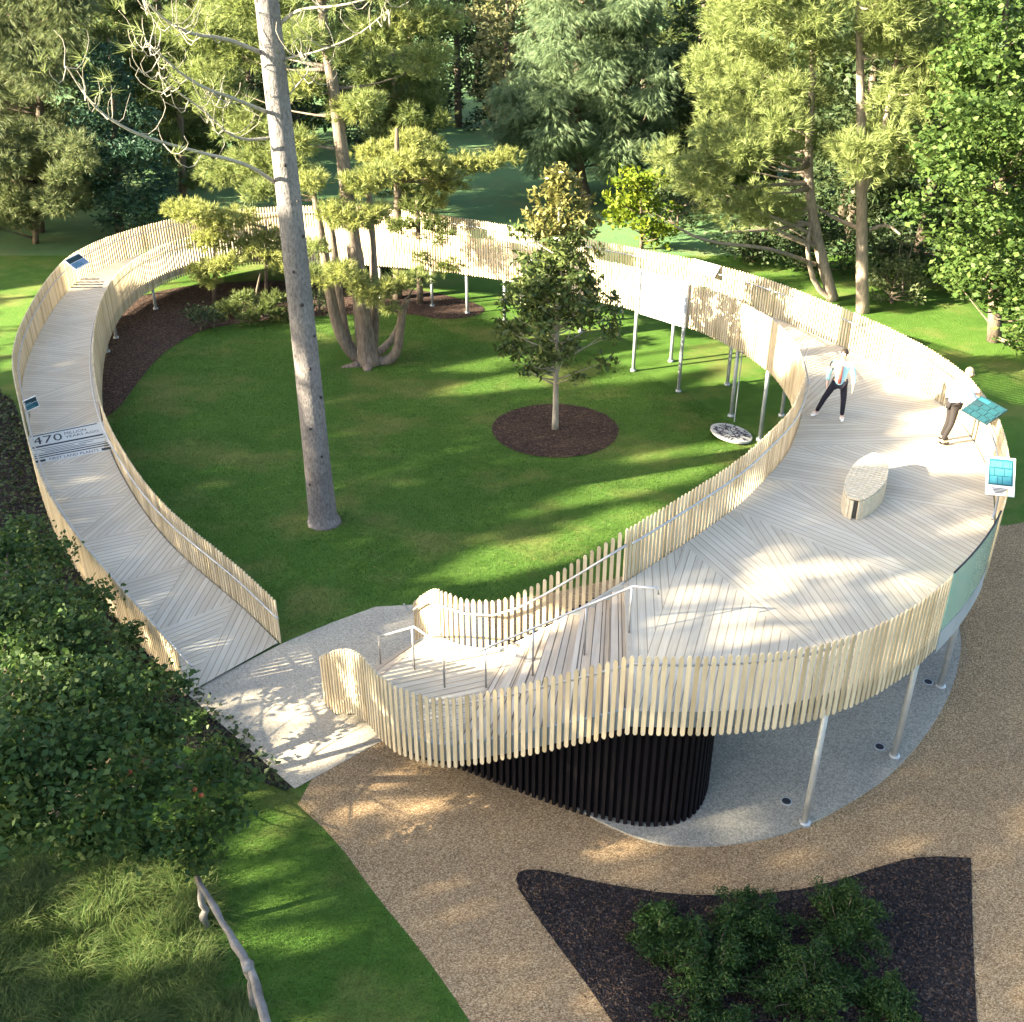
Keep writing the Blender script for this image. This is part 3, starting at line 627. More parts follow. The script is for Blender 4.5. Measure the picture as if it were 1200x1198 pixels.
def stem_at(path, z):
    P = np.array(path); return np.array([np.interp(z, P[:, 2], P[:, k]) for k in range(3)])
def tree(name, label, cat, stems, pads, kind, fol, bark, dens=40, size=.25, group=None, branch=.8, seed=1, br=.045, rise=1.0, crown_name='crown', extra=None, sag=.06, origin=None, **k):
    """stems: list of (points, radii); a limb joins every pad to the nearest stem"""
    rng = np.random.default_rng(seed); base = np.array(stems[0][0][0], float); base[2] = 0
    if origin is not None: base = np.array(origin, float)
    r = empty(name, tuple(base), label, cat, group); mb = MB()
    for P, R in stems:
        P = np.array(smooth_curve([np.array(p, float) for p in P], 1)); RR = np.interp(np.linspace(0, 1, len(P)), np.linspace(0, 1, len(R)), R); mb.tube(P-base, list(RR), 10)
    for c, rad_ in pads:
        if rng.random() > branch: continue
        best = None
        for P, R in stems:
            P = np.array(P, float); zz = np.clip(c[2]-rise*np.hypot(*(np.array(c)[:2]-stem_at(P, c[2])[:2]))*.45, P[:, 2].min()+.25*(P[:, 2].max()-P[:, 2].min())*0+.2, P[:, 2].max()); s_ = stem_at(P, zz); d = np.linalg.norm(s_-np.array(c))
            if best is None or d < best[0]: best = (d, s_)
        d, s_ = best
        if d > .3: mb.tube(np.array(curved(s_, c, 5, sag, .06, rng))-base, [min(br*(.5+d*.35), .16), br*.7, br*.5, br*.35, br*.25, br*.15], 5)
    mb.build('trunk', bark, r, True)
    if pads: foliage(crown_name, kind, pads, dens, size, fol, r, rng, **k)
    return r
def pads_poly(poly, Y0, Y1, n, r0, r1, seed, holes=(), flat=.6):
    rng = np.random.default_rng(seed); poly = np.array(poly, float); out = []; mn, mx = poly.min(0), poly.max(0); tries = 0
    while len(out) < n and tries < n*60:
        tries += 1; p = rng.uniform(mn, mx)[None]
        if not inside(p, poly)[0] or any(inside(p, h)[0] for h in holes): continue
        c = atY(p[0, 0], p[0, 1], rng.uniform(Y0, Y1)); r = rng.uniform(r0, r1)
        if c[2] < .3: continue
        out.append((c, (r, r, r*flat)))
    return out
def px_pads(L, flat=.55): return [(atY(x, y, Y), (r, r, r*flat)) for x, y, Y, r in L]
def stem_px(L, Y0=None): return [at(*L[0][:2], 0.0)]+[atY(x, y, Y) for x, y, Y in L[1:]]

# --- trees of the loop
P0 = np.array((-4.71, 22.64, 0))
tp = [P0+np.array((0, 0, -.05)), P0+np.array((-.02, 0, .35)), P0+np.array((-.03, 0, 6)), P0+np.array((-.10, .02, 12)), P0+np.array((-.1, .1, 18)), P0+np.array((0, .2, 26))]
rng = np.random.default_rng(5)
pads = [(P0+np.array((cos(a)*d, sin(a)*d, z)), (1.1, 1.1, .5)) for z, a, d in [(rng.uniform(15, 26), rng.uniform(0, 6.3), rng.uniform(.8, 4.2)) for _ in range(34)]]
tall = tree('pine_tree', 'tall bare grey pine trunk rising from the lawn past the top of the picture', 'tree', [(tp, [.47, .345, .285, .235, .18, .05])], pads, 'needle', F['pine_green'], M['bark_pine'], 26, .28, seed=3, k=10, wd=.03)
# dead side limbs of the tall pine
tw = MB(); tufts = []
def limb(pts, r0, twigs, seed):
    rg = np.random.default_rng(seed); P = np.array(smooth_curve([np.array(p) for p in pts], 2)); tw.tube(P-P0, list(np.linspace(r0*.75, r0*.14, len(P))), 6)
    for q in range(twigs):
        i = rg.integers(len(P)//4, len(P)); L = rg.uniform(.3, .95); a = rg.uniform(0, 6.3); d = np.array((cos(a)*.7, sin(a)*.7, rg.uniform(-.6, .3)))
        T = [P[i], P[i]+d*L*.5+np.array((0, 0, -.12)), P[i]+d*L+np.array((rg.normal()*.12, 0, .22)), P[i]+d*L*1.05+np.array((0, 0, .42))]
        tw.tube(np.array(smooth_curve(T, 1))-P0, list(np.linspace(.013, .004, 8))[:len(smooth_curve(T, 1))], 4)
        if rg.random() < .45: tufts.append(T[-1])
B_ = lambda x, y, Y: atY(x, y, Y)
limb([B_(306, 62, 22.6), B_(265, 45, 22.2), B_(220, 40, 21.8), B_(190, 22, 21.5), B_(165, -5, 21.2)], .07, 16, 1)
limb([B_(314, 132, 22.6), B_(280, 118, 22.0), B_(225, 98, 21.2), B_(180, 58, 20.8), B_(172, 48, 20.6)], .06, 20, 2)
limb([B_(318, 162, 22.6), B_(275, 165, 22.2), B_(240, 130, 21.8), B_(210, 110, 21.6), B_(185, 85, 21.3)], .05, 18, 3)
limb([B_(322, 214, 22.6), B_(290, 192, 22.0), B_(230, 178, 21.4), B_(165, 160, 21.0), B_(120, 135, 20.7), B_(98, 110, 20.5), B_(78, 78, 20.3)], .06, 16, 4)
limb([B_(328, 28, 22.7), B_(350, 10, 22.6), B_(400, 8, 22.4), B_(460, -10, 22.2)], .07, 8, 5)
limb([B_(333, 118, 22.7), B_(350, 98, 22.5), B_(365, 80, 22.4), B_(352, 60, 22.3)], .03, 12, 6)
limb([B_(330, 70, 22.7), B_(370, 62, 22.4), B_(420, 42, 22.3), B_(455, 12, 22.1)], .045, 8, 7)
tw.build('limbs', M['bark_grey'], tall, True)
C = np.array(tufts); co = needle_tufts(np.repeat(C, 3, 0)+RNG.normal(size=(len(C)*3, 3))*.08, unit(RNG.normal(size=(len(C)*3, 3))+[0, 0, .4]), 12, .3, .012, RNG, .8); np_mesh('needle_tuft', co-P0, 3, F['pine_yellow'], tall)['kind'] = 'stuff'
# knots on the trunk
for z in np.arange(1.2, 12, .75):
    a = RNG.uniform(-2.6, -.5); rr_ = np.interp(z, [0, .5, 6, 12], [.4, .345, .3, .25]); p = np.array((cos(a)*rr_, sin(a)*rr_, z)); kn = MB(); kn.tube([p*[.9, .9, 1], p*[1.015, 1.015, 1]], [.02+.035*RNG.random(), .015+.02*RNG.random()], 6); kn.build('knot', M['knot'], tall, True)
# multi-stemmed pine
mbase = at(432, 426, 0)
Y = mbase[1]
ms = [([mbase, atY(428, 400, Y), atY(421, 330, Y), atY(412, 270, Y), atY(403, 196, Y), atY(392, 110, Y), atY(380, 40, Y), atY(372, -60, Y)], [.48, .33, .27, .24, .21, .18, .14, .09]),
      ([mbase+[-.2, 0, .1], atY(410, 412, Y), atY(396, 385, Y-.2), atY(388, 350, Y-.3), atY(384, 325, Y-.3), atY(376, 270, Y-.2), atY(368, 230, Y)], [.24, .22, .2, .18, .16, .12, .08]),
      ([mbase+[-.2, .3, .1], atY(408, 405, Y+.8), atY(402, 375, Y+1), atY(396, 335, Y+1.2), atY(392, 290, Y+1.2), atY(385, 250, Y+1)], [.2, .17, .15, .13, .11, .07]),
      ([mbase+[.2, 0, .05], atY(455, 424, Y), atY(466, 412, Y), atY(469, 385, Y), atY(472, 362, Y), atY(478, 350, Y)], [.2, .19, .17, .15, .13, .08]),
      ([mbase+[.1, .4, .1], atY(450, 408, Y+.8), atY(462, 395, Y+1), atY(470, 372, Y+1.1)], [.16, .14, .11, .05]),
      ([mbase+[.1, .3, .3], atY(440, 380, Y+.5), atY(438, 320, Y+.5), atY(436, 270, Y+.6), atY(430, 200, Y+.8)], [.2, .15, .13, .11, .06]),
      ([mbase+[0, -.3, -.05], mbase+[.05, -.75, .0]], [.25, .08]), ([mbase+[-.3, -.2, 0], mbase+[-.9, -.4, -.05]], [.2, .06])]
yp = px_pads([(440, 40, Y, 1.0), (480, 25, Y+.5, 1.1), (515, 22, Y+1, .8), (400, 60, Y, .7), (415, 128, Y, .8), (430, 120, Y-1, .6), (370, 40, Y+1, .8), (355, 100, Y, .7), (350, 40, Y-1, .8), (330, 20, Y+1, 1), (345, 165, Y, .8), (362, 212, Y, .7), (335, 190, Y+1, .9), (300, 190, Y+1, 1.0), (265, 200, Y+1.5, 1.0), (290, 150, Y+1.5, 1.0), (265, 120, Y+2, 1), (310, 225, Y, .7), (425, 212, Y-.5, .7), (445, 205, Y-.5, .6), (395, 250, Y-.6, .65), (418, 255, Y-.8, .7), (440, 250, Y-.6, .5), (370, 290, Y-.8, .45), (400, 320, Y-1, .6), (420, 330, Y-1.0, .5), (370, 320, Y-.8, .4), (432, 345, Y-1.2, .5), (448, 340, Y-1, .5), (468, 330, Y-.8, .5), (495, 325, Y-.5, .45), (455, 362, Y-1, .35), (500, 70, Y+2, .9), (290, 60, Y+2, 1.1), (240, 90, Y+2, 1.0), (250, 40, Y+2, 1.1), (220, 30, Y+2.5, 1.1), (340, -20, Y, 1.2), (420, -30, Y, 1.2), (290, 0, Y+1, 1.3), (480, -25, Y+1, 1.1)], .5)
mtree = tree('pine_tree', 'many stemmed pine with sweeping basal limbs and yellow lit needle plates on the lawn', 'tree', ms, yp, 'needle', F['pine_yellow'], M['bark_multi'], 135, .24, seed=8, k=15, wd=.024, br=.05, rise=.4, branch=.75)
gp_ = px_pads([(425, 212, Y-.7, .6), (445, 205, Y-.8, .5), (395, 250, Y-1, .6), (418, 255, Y-1.1, .6), (440, 250, Y-1, .45), (400, 318, Y-1.3, .55), (420, 328, Y-1.4, .45), (432, 345, Y-1.5, .5), (448, 338, Y-1.3, .45), (468, 330, Y-1, .4), (362, 212, Y-1, .55), (345, 168, Y-.5, .5), (415, 125, Y-.5, .6), (470, 30, Y, .8), (510, 22, Y+.8, .7), (355, 98, Y-.4, .5), (380, 330, Y-1.2, .4)], .5)
foliage('golden_needles', 'needle', gp_, 120, .22, F['pine_gold'], mtree, np.random.default_rng(88), k=15, wd=.024)
# pines on the mulch bed beside the inner balustrade
def bedpine(basepx, toppx, pads_, label, fol, seed, r0=.14):
    b_ = at(*basepx, 0); P = [b_, atY(basepx[0], (basepx[1]+toppx[1])/2, b_[1]), atY(*toppx, b_[1])]
    return tree('pine_tree', label, 'tree', [(P, [r0, r0*.8, r0*.3])], px_pads([(x, y, b_[1]+dy, r) for x, y, dy, r in pads_], .42), 'needle', fol, M['bark_dark'], 150, .22, seed=seed, k=13, wd=.032, rise=.4)
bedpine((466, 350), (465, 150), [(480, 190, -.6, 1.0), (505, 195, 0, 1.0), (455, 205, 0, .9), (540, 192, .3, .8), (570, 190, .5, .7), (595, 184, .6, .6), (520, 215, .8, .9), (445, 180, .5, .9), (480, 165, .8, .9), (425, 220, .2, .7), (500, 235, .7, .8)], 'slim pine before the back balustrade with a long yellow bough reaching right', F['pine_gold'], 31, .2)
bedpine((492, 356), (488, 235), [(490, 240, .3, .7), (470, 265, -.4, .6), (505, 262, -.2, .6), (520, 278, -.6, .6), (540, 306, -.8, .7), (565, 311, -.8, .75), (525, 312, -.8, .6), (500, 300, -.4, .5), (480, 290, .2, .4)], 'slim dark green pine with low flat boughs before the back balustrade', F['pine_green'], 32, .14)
bedpine((251, 352), (252, 245), [(235, 318, -.6, .6), (252, 312, -.4, .7), (270, 305, -.4, .6), (245, 330, -.6, .45), (230, 250, 0, .9), (258, 262, .3, .9), (215, 245, .5, .8), (245, 282, .3, .8)], 'small golden pine on the mulch bed left of the bare trunk', F['pine_gold'], 33, .08)
bedpine((312, 344), (312, 255), [(300, 292, -.4, .6), (318, 300, -.6, .6), (330, 312, -.8, .5), (285, 285, 0, .6), (310, 275, .2, .7), (330, 285, .4, .6), (280, 255, .6, .8)], 'small amber pine standing right behind the bare trunk', F['pine_gold'], 34, .08)
bedpine((300, 372), (305, 320), [(285, 350, -.4, .5), (310, 362, -.7, .55), (292, 372, -.9, .4), (322, 350, -.3, .5), (265, 362, .1, .6), (255, 375, .2, .5), (275, 390, -1.2, .4), (330, 370, -.4, .5)], 'low spreading green pine shrub at the lawn edge of the mulch bed', F['pine_green'], 35, .07)
for (bx, by, lab, r_) in ((236, 388, 'dark low shrub at the left end of the lawn edge', .8), (375, 368, 'dark shrub on the mulch behind the many stemmed pine', .9), (450, 330, 'dark shrub under the slim pines by the back balustrade', .8)):
    b_ = at(bx, by, 0); tree('shrub', lab, 'shrub', [([b_, b_+[0, 0, .5]], [.05, .03])], [(b_+[RNG.normal()*.4, RNG.normal()*.3, .45+RNG.random()*.4], (r_*.6, r_*.6, r_*.5)) for _ in range(6)], 'leaf', F['dark'], M['bark_dark'], 170, .13, seed=bx)
# magnolia in its mulch ring
rng = np.random.default_rng(21); mb_ = np.array((MAG[0], MAG[1], 0)); mp, mt = [], []
for k in range(150):
    t = rng.uniform(0, 1)**1.1; R = np.interp(t, [0, .08, .3, .6, .85, 1], [1.4, 1.85, 1.7, 1.3, .8, .22]); a = rng.uniform(0, 2*pi); d = R*rng.uniform(.1, 1)**.7
    p = mb_+[cos(a)*d, sin(a)*d, 2.1+5.3*t]; q = rng.uniform(.26, .44); (mt if t+rng.normal()*.13 > .68 else mp).append((p, (q, q, q*.8)))
mag = tree('magnolia_tree', 'young cone shaped evergreen with glossy leaves and bronze top in a round mulch ring', 'tree', [([mb_, mb_+[0, 0, 1], mb_+[-.03, 0, 3], mb_+[.02, 0, 5], mb_+[-.05, 0, 7.3]], [.105, .085, .07, .045, .015])], mp, 'leaf', F['magnolia'], M['bark_grey'], 235, .20, seed=22, aspect=.42, up=.1, br=.035, rise=1.2)
foliage('young_leaves', 'leaf', mt, 230, .18, F['bronze'], mag, rng, aspect=.42, up=.1)
# --- trees behind the loop
def big(name, label, cat, basepx, tops, poly, Y0, Y1, n, r0, r1, kind, fol, bark, dens, size, seed, tr=.3, holes=(), flat=.6, group=None, **k):
    b_ = at(*basepx, 0); stems = []
    for T in tops:
        P = ([b_] if T is tops[0] or T[0][1] > 310 else [])+[atY(x, y, Yy) for x, y, Yy in T]; q_ = 1 if T is tops[0] else .55; stems.append((P, list(np.linspace(tr*q_, tr*.3*q_, len(P)))))
    return tree(name, label, cat, stems, pads_poly(poly, Y0, Y1, n, r0, r1, seed, holes, flat), kind, fol, bark, dens, size, group, seed=seed, **k)
rA, rB = at(976, 350, 0)[1], at(1011, 366, 0)[1]
big('pine_tree', 'sunlit leaning pine with bare low limbs behind the right balustrade', 'tree', (976, 352), [[(962, 300, rA), (950, 240, rA), (947, 190, rA), (950, 130, rA), (953, 60, rA), (955, -40, rA)], [(955, 335, rA-.3), (946, 300, rA-.5), (948, 270, rA-.3), (955, 250, rA)]],
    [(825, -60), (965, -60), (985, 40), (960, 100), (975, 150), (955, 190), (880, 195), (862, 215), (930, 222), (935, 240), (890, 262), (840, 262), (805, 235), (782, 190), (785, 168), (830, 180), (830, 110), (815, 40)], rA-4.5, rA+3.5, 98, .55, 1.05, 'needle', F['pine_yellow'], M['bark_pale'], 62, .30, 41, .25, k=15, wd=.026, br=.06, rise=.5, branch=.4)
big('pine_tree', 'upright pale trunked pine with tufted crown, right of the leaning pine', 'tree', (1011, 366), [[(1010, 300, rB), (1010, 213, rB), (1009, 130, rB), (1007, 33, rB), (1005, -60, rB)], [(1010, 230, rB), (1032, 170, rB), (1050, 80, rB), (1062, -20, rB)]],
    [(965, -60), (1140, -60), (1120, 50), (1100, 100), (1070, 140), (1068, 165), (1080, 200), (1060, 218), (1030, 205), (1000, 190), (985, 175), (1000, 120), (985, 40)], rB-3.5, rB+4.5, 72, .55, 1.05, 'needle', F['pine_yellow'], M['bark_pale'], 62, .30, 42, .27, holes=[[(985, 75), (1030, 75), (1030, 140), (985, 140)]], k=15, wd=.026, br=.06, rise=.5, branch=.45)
dl_ = MB()
for T in ([(948, 262, rA), (905, 270, rA-1), (850, 272, rA-2)], [(952, 275, rA), (915, 258, rA-1.2), (880, 245, rA-2)], [(945, 215, rA), (900, 217, rA-1), (865, 222, rA-2)], [(955, 310, rA), (900, 290, rA-1.5), (830, 285, rA-2.5), (790, 265, rA-3)], [(945, 190, rA), (915, 182, rA-.8), (890, 195, rA-1.5)], [(1008, 268, rB), (975, 255, rA), (955, 240, rA)], [(1018, 270, rB), (1040, 262, rB), (1055, 275, rB-.5)], [(958, 290, rA), (935, 280, rA-.6), (905, 268, rA-1)]):
    P = smooth_curve([atY(*p) for p in T], 2); dl_.tube(np.array(P)-at(976, 352, 0), list(np.linspace(.10, .03, len(P))), 6)
dl_.build('bare_limbs', M['bark_pale'], [o for o in bpy.data.objects if o.get('label', '').startswith('sunlit leaning')][0], True)
big('maple_tree', 'broad leafy bright green tree at the right edge beyond the walkway', 'tree', (1165, 400), [[(1168, 300, 36), (1172, 180, 36), (1176, 60, 36), (1180, -60, 36)]],
    [(1140, -20), (1180, 40), (1260, -60), (1260, 430), (1195, 412), (1150, 385), (1115, 345), (1105, 290), (1078, 265), (1072, 225), (1095, 190), (1105, 130), (1120, 80)], 31, 39, 130, .6, 1.15, 'leaf', F['maple'], M['bark_dark'], 190, .19, 43, .26, aspect=.7, up=.5)
big('shrub', 'straw topped bush at the foot of the two right hand pines', 'shrub', (1045, 356), [[(1046, 335, 40.3)]], [(1018, 318), (1050, 300), (1085, 318), (1090, 345), (1060, 358), (1022, 352)], 39.2, 41.5, 22, .3, .55, 'leaf', F['pine_grey'], M['bark_dark'], 150, .16, 44, .08)
big('shrub', 'dry brown bush tangled against the upright pine trunk', 'shrub', (1058, 345), [[(1058, 320, 41)]], [(1032, 292), (1066, 276), (1080, 300), (1062, 318), (1040, 312)], 40.4, 41.6, 12, .22, .4, 'leaf', F['straw'], M['bark_pale'], 110, .13, 45, .06, aspect=.2)
big('shrub', 'lime leaved bush close behind the balustrade beside the young evergreen', 'shrub', (752, 292), [[(752, 260, 47.5), (750, 225, 47.5)]], [(712, 215), (735, 196), (775, 205), (798, 240), (790, 280), (760, 290), (722, 282)], 46.2, 49, 34, .4, .8, 'leaf', F['lime'], M['bark_dark'], 75, .24, 46, .1, aspect=.7)
big('pine_tree', 'large soft blue green weeping pine in the middle of the far trees', 'tree', (690, 240), [[(680, 205, 57.5), (678, 170, 57.5), (676, 100, 57.5), (680, 20, 57.5), (684, -60, 57.5)], [(700, 195, 57), (715, 160, 57), (735, 100, 57)]],
    [(588, 150), (592, 90), (625, 30), (650, -60), (735, -60), (775, 30), (800, 90), (795, 140), (762, 160), (748, 190), (710, 205), (700, 190), (660, 195), (625, 190)], 53, 62, 150, .7, 1.3, 'soft', F['soft_blue'], M['bark_dark'], 95, .36, 47, .3, k=10, wd=.03, br=.07, branch=.6)
big('pine_tree', 'feathery grey green pine filling the upper left corner', 'tree', (45, 272), [[(45, 200, 51.5), (48, 100, 51.5), (50, -60, 51.5)]], [(-80, -60), (85, -60), (98, 20), (82, 80), (80, 140), (60, 170), (20, 165), (-80, 150)], 46, 56, 110, .7, 1.25, 'soft', F['pine_grey'], M['bark_dark'], 80, .34, 48, .3, k=10, wd=.03, branch=.5)
big('pine_tree', 'grey needled low pine at the left edge over the mown grass', 'tree', (42, 285), [[(42, 250, 48.5), (40, 190, 48.5)]], [(-80, 140), (20, 150), (60, 165), (110, 165), (125, 200), (95, 245), (50, 265), (-20, 262), (-80, 250)], 45, 52, 85, .6, 1.0, 'needle', F['pine_grey'], M['bark_dark'], 65, .3, 49, .16, k=12, wd=.04, branch=.5)
big('spruce_tree', 'dense dark blue green cone shaped spruce at the upper left', 'tree', (140, 275), [[(138, 200, 50.5), (128, 45, 50.5)]], [(118, 48), (135, 45), (160, 95), (175, 140), (195, 190), (208, 235), (170, 268), (120, 262), (100, 200), (85, 150), (95, 80)], 47.5, 53, 130, .55, .95, 'leaf', F['spruce'], M['bark_dark'], 75, .26, 50, .22, aspect=.35, droop=.3, branch=.15)
big('pine_tree', 'bushy yellow green pine behind the dead limbs of the bare trunk', 'tree', (215, 262), [[(214, 200, 53), (210, 100, 53), (205, -60, 53)]], [(105, -60), (330, -60), (325, 60), (250, 110), (225, 160), (240, 215), (205, 240), (190, 190), (180, 120), (150, 60)], 49, 57, 85, .7, 1.15, 'needle', F['pine_green'], M['bark_dark'], 60, .3, 51, .24, k=12, wd=.042, branch=.4)
big('pine_tree', 'mid green pine right behind the many stemmed pine', 'tree', (470, 252), [[(468, 190, 54), (462, 120, 54), (458, 20, 54)]], [(420, 80), (470, 60), (505, 100), (520, 150), (528, 190), (500, 222), (455, 230), (432, 190), (440, 140)], 50, 57, 62, .6, 1.0, 'needle', F['pine_green'], M['bark_dark'], 60, .3, 52, .2, k=12, wd=.042, branch=.4)
big('broadleaf_tree', 'pale cream leaved tree at the top centre beyond the far lawn', 'tree', (590, 165), [[(592, 110, 78), (594, 30, 78), (596, -40, 78)]], [(553, -50), (635, -50), (632, 40), (606, 75), (602, 120), (585, 150), (566, 130), (560, 90), (552, 40)], 75, 81, 60, .7, 1.2, 'leaf', F['pale'], M['bark_dark'], 40, .34, 53, .25, aspect=.6)
for x, y, h_, lab in ((10.5, 46, 1.6, 'dark undergrowth bush behind the left foot of the leaning pine'), (13.2, 44.5, 1.9, 'dark undergrowth bush in the gap between the two right pines'), (15.8, 43.5, 2.0, 'dark undergrowth bush right of the upright pine trunk'), (18.5, 41.5, 1.7, 'dark undergrowth bush under the bright leafy tree'), (21.5, 39.5, 1.8, 'dark undergrowth bush at the right edge behind the leafy tree'), (12.0, 49.5, 2.2, 'dark undergrowth thicket farther back behind the right pines'), (8.2, 52, 1.8, 'dark undergrowth bush at the end of the far lawn')):
    b_ = np.array((x, y, 0.)); tree('shrub', lab, 'shrub', [([b_, b_+[0, 0, h_*.6]], [.06, .03])], [(b_+[RNG.normal()*1.0, RNG.normal()*.7, .3+RNG.random()*h_], (.75, .75, .5)) for _ in range(16)], 'leaf', F['dark'], M['bark_dark'], 75, .22, seed=int(x*10))
# far woodland: one of each kind, then copies
protos = []
def proto(name, label, H, R, z0, n, kind, fol, size, dens, seed, conic, **k):
    rg = np.random.default_rng(seed); pads = []
    for _ in range(n):
        t = rg.uniform(0, 1)**1.2; rr_ = R*((1-t)**.8 if conic else math.sqrt(max(.05, 1-(2*t-.9)**2*.8))); a = rg.uniform(0, 6.3); d = rr_*rg.uniform(.4, 1); q = rg.uniform(.8, 1.5); pads.append((np.array((cos(a)*d, sin(a)*d, z0+(H-z0)*t)), (q, q, q*.6)))
    return tree(name, label, 'tree', [([(0, 0, 0), (.1, 0, H*.5), (0, .1, H*.95)], [.32, .22, .05])], pads, kind, fol, M['bark_dark'], dens, size, 'far woodland trees', seed=seed, branch=.2, **k)
pr = [proto('conifer_tree', 'x', 19, 4.0, .6, 120, 'leaf', F['dark'], .42, 22, 61, True, aspect=.35, droop=.3), proto('broadleaf_tree', 'x', 15, 4.6, 1.0, 110, 'leaf', F['maple'], .42, 20, 62, False, aspect=.6), proto('pine_tree', 'x', 17, 4.2, 1.2, 95, 'needle', F['pine_green'], .42, 22, 63, False, k=10, wd=.06)]
KN = ['dark conifer', 'leafy broadleaf tree', 'rounded pine']; used = [0, 0, 0]
rg = random.Random(9)
SPOTS = [(-36, 62, 1), (-30, 66, 0), (-27, 58, 2), (-24, 70, 0), (-19, 62, 2), (-15.5, 66, 0), (-14, 71, 0), (-13, 86, 0), (-16, 76, 1), (-10, 79, 0), (-7.5, 84, 0), (-4, 82, 0), (0, 92, 0), (2, 88, 1), (5, 84, 0), (8.5, 72, 0), (11, 66, 2), (10, 58, 0), (14.5, 60, 1), (17, 54, 0), (20, 60, 2), (22, 48, 1), (25, 56, 0), (29, 52, 1), (31, 62, 0), (36, 58, 2), (-22, 82, 0), (-30, 84, 1), (-38, 78, 0), (14, 80, 0), (22, 78, 1), (30, 80, 0), (40, 74, 0), (-3, 100, 0), (8, 98, 0), (-12, 96, 0), (18, 96, 0), (24, 44, 0), (27, 40, 1), (18.5, 47, 0), (-33, 54, 0), (16, 49.5, 0)]
order = sorted(range(len(SPOTS)), key=lambda i: SPOTS[i][0]/SPOTS[i][1]); rank = {i: k+1 for k, i in enumerate(order)}
def ordn(n): return '%d%s' % (n, 'th' if 10 <= n % 100 <= 20 else {1: 'st', 2: 'nd', 3: 'rd'}.get(n % 10, 'th'))
for i, (x, y, k) in enumerate(SPOTS):
    o = pr[k] if used[k] == 0 else copy_tree(pr[k]); used[k] += 1
    o.location = (x, y, 0); o.rotation_euler.z = rg.uniform(0, 6.28); s_ = rg.uniform(.85, 1.15); o.scale = (s_, s_, s_*rg.uniform(.9, 1.1))
    o['label'] = '%s in the far wood, %s far tree counted from the left' % (KN[k], ordn(rank[i]))
    o['group'] = 'far woodland trees'

# --- foreground planting
rng = np.random.default_rng(71)
ap = [(110, 700, 1.2, .55), (150, 742, 1.0, .4), (182, 792, 1.0, .4), (60, 650, 1.5, .6), (222, 845, .9, .35), (255, 880, 1.0, .35), (25, 625, 1.8, .6), (-20, 650, 2.2, .8), (100, 770, 2.4, .6), (150, 820, 2.1, .55), (40, 760, 2.8, .7), (0, 720, 2.8, .8), (20, 690, 2.2, .8), (70, 740, 2.7, .8), (120, 800, 3, .7), (30, 820, 3.0, .9), (110, 880, 3, .8), (190, 850, 2.4, .55), (245, 905, 1.9, .5), (180, 920, 2.3, .7), (60, 930, 3, .8), (20, 965, 2.9, .6), (130, 962, 2.3, .6), (210, 975, 1.5, .55), (265, 955, 1.6, .4), (-40, 740, 2.6, 1), (-70, 880, 3.8, 1), (90, 985, 2.2, .45), (5, 650, 2.1, .6), (20, 890, 3.3, .9), (150, 850, 2.6, .6), (60, 850, 3, .9), (140, 775, 2.2, .35), (62, 700, 2.2, .45), (215, 800, 2.5, .3), (285, 915, 2, .3), (95, 735, 2.4, .4), (170, 990, 1.9, .4), (235, 1000, 1.3, .4)]
apads = [(at(x, y, z), (r, r, r*.6)) for x, y, z, r in ap]
ab = np.array((-7.6, 12.6, 0)); astems = [([ab, ab+[.1, .1, 1], ab+[.3, .2, 1.7], ab+[.2, .4, 2.4]], [.12, .10, .07, .02]), ([ab+[.05, 0, .8], ab+[.8, -.3, 1.6], ab+[1.8, -.6, 2.0], ab+[2.8, -.8, 1.9]], [.1, .08, .06, .02]), ([ab+[.05, 0, .8], ab+[-.6, .8, 2.2], ab+[-1.4, 2.6, 2.2], ab+[-2.4, 5.0, 2.2]], [.1, .08, .06, .02])]
apple = tree('apple_tree', 'dark leafy apple tree with a few red fruits filling the left foreground', 'tree', astems, apads, 'leaf', F['apple'], M['bark_dark'], 760, .115, seed=72, aspect=.62, up=.45, br=.02)
M['fruit'] = simple('fruit', (.22, .035, .02), .4, 0, (.30, .10, .03), 9)
for x, y, z in ((228, 925, 2.15), (236, 932, 2.05), (152, 905, 2.6)):
    p = at(x, y, z)-ab; q = MB(); q.tube([p+[0, 0, -.035], p+[0, 0, -.03], p+[0, 0, -.012], p+[0, 0, .012], p+[0, 0, .03], p+[0, 0, .033]], [.008, .024, .038, .038, .022, .008], 10); q.build('fruit', M['fruit'], apple, True)
def blades(P, L, wd, rng, lean=(0, 0), spread=.5, segs=2):
    n = len(P); l = (L*rng.uniform(.5, 1.3, n))[:, None]; d = np.c_[rng.normal(size=(n, 2))*spread+lean, np.ones(n)]; d = unit(d); a = rng.uniform(0, pi, n); s = np.c_[np.cos(a), np.sin(a), np.zeros(n)]*wd*.5
    if segs == 1: return np.stack([P-s, P+s, P+d*l], 1)
    m_ = P+d*l*.55; tip = P+d*l+np.c_[(d[:, :2]*.6)*l, -.25*l[:, 0]]
    return np.concatenate([np.stack([P-s, P+s, m_+s*.7], 1), np.stack([P-s, m_+s*.7, m_-s*.7], 1), np.stack([m_-s*.7, m_+s*.7, tip], 1)], 0)
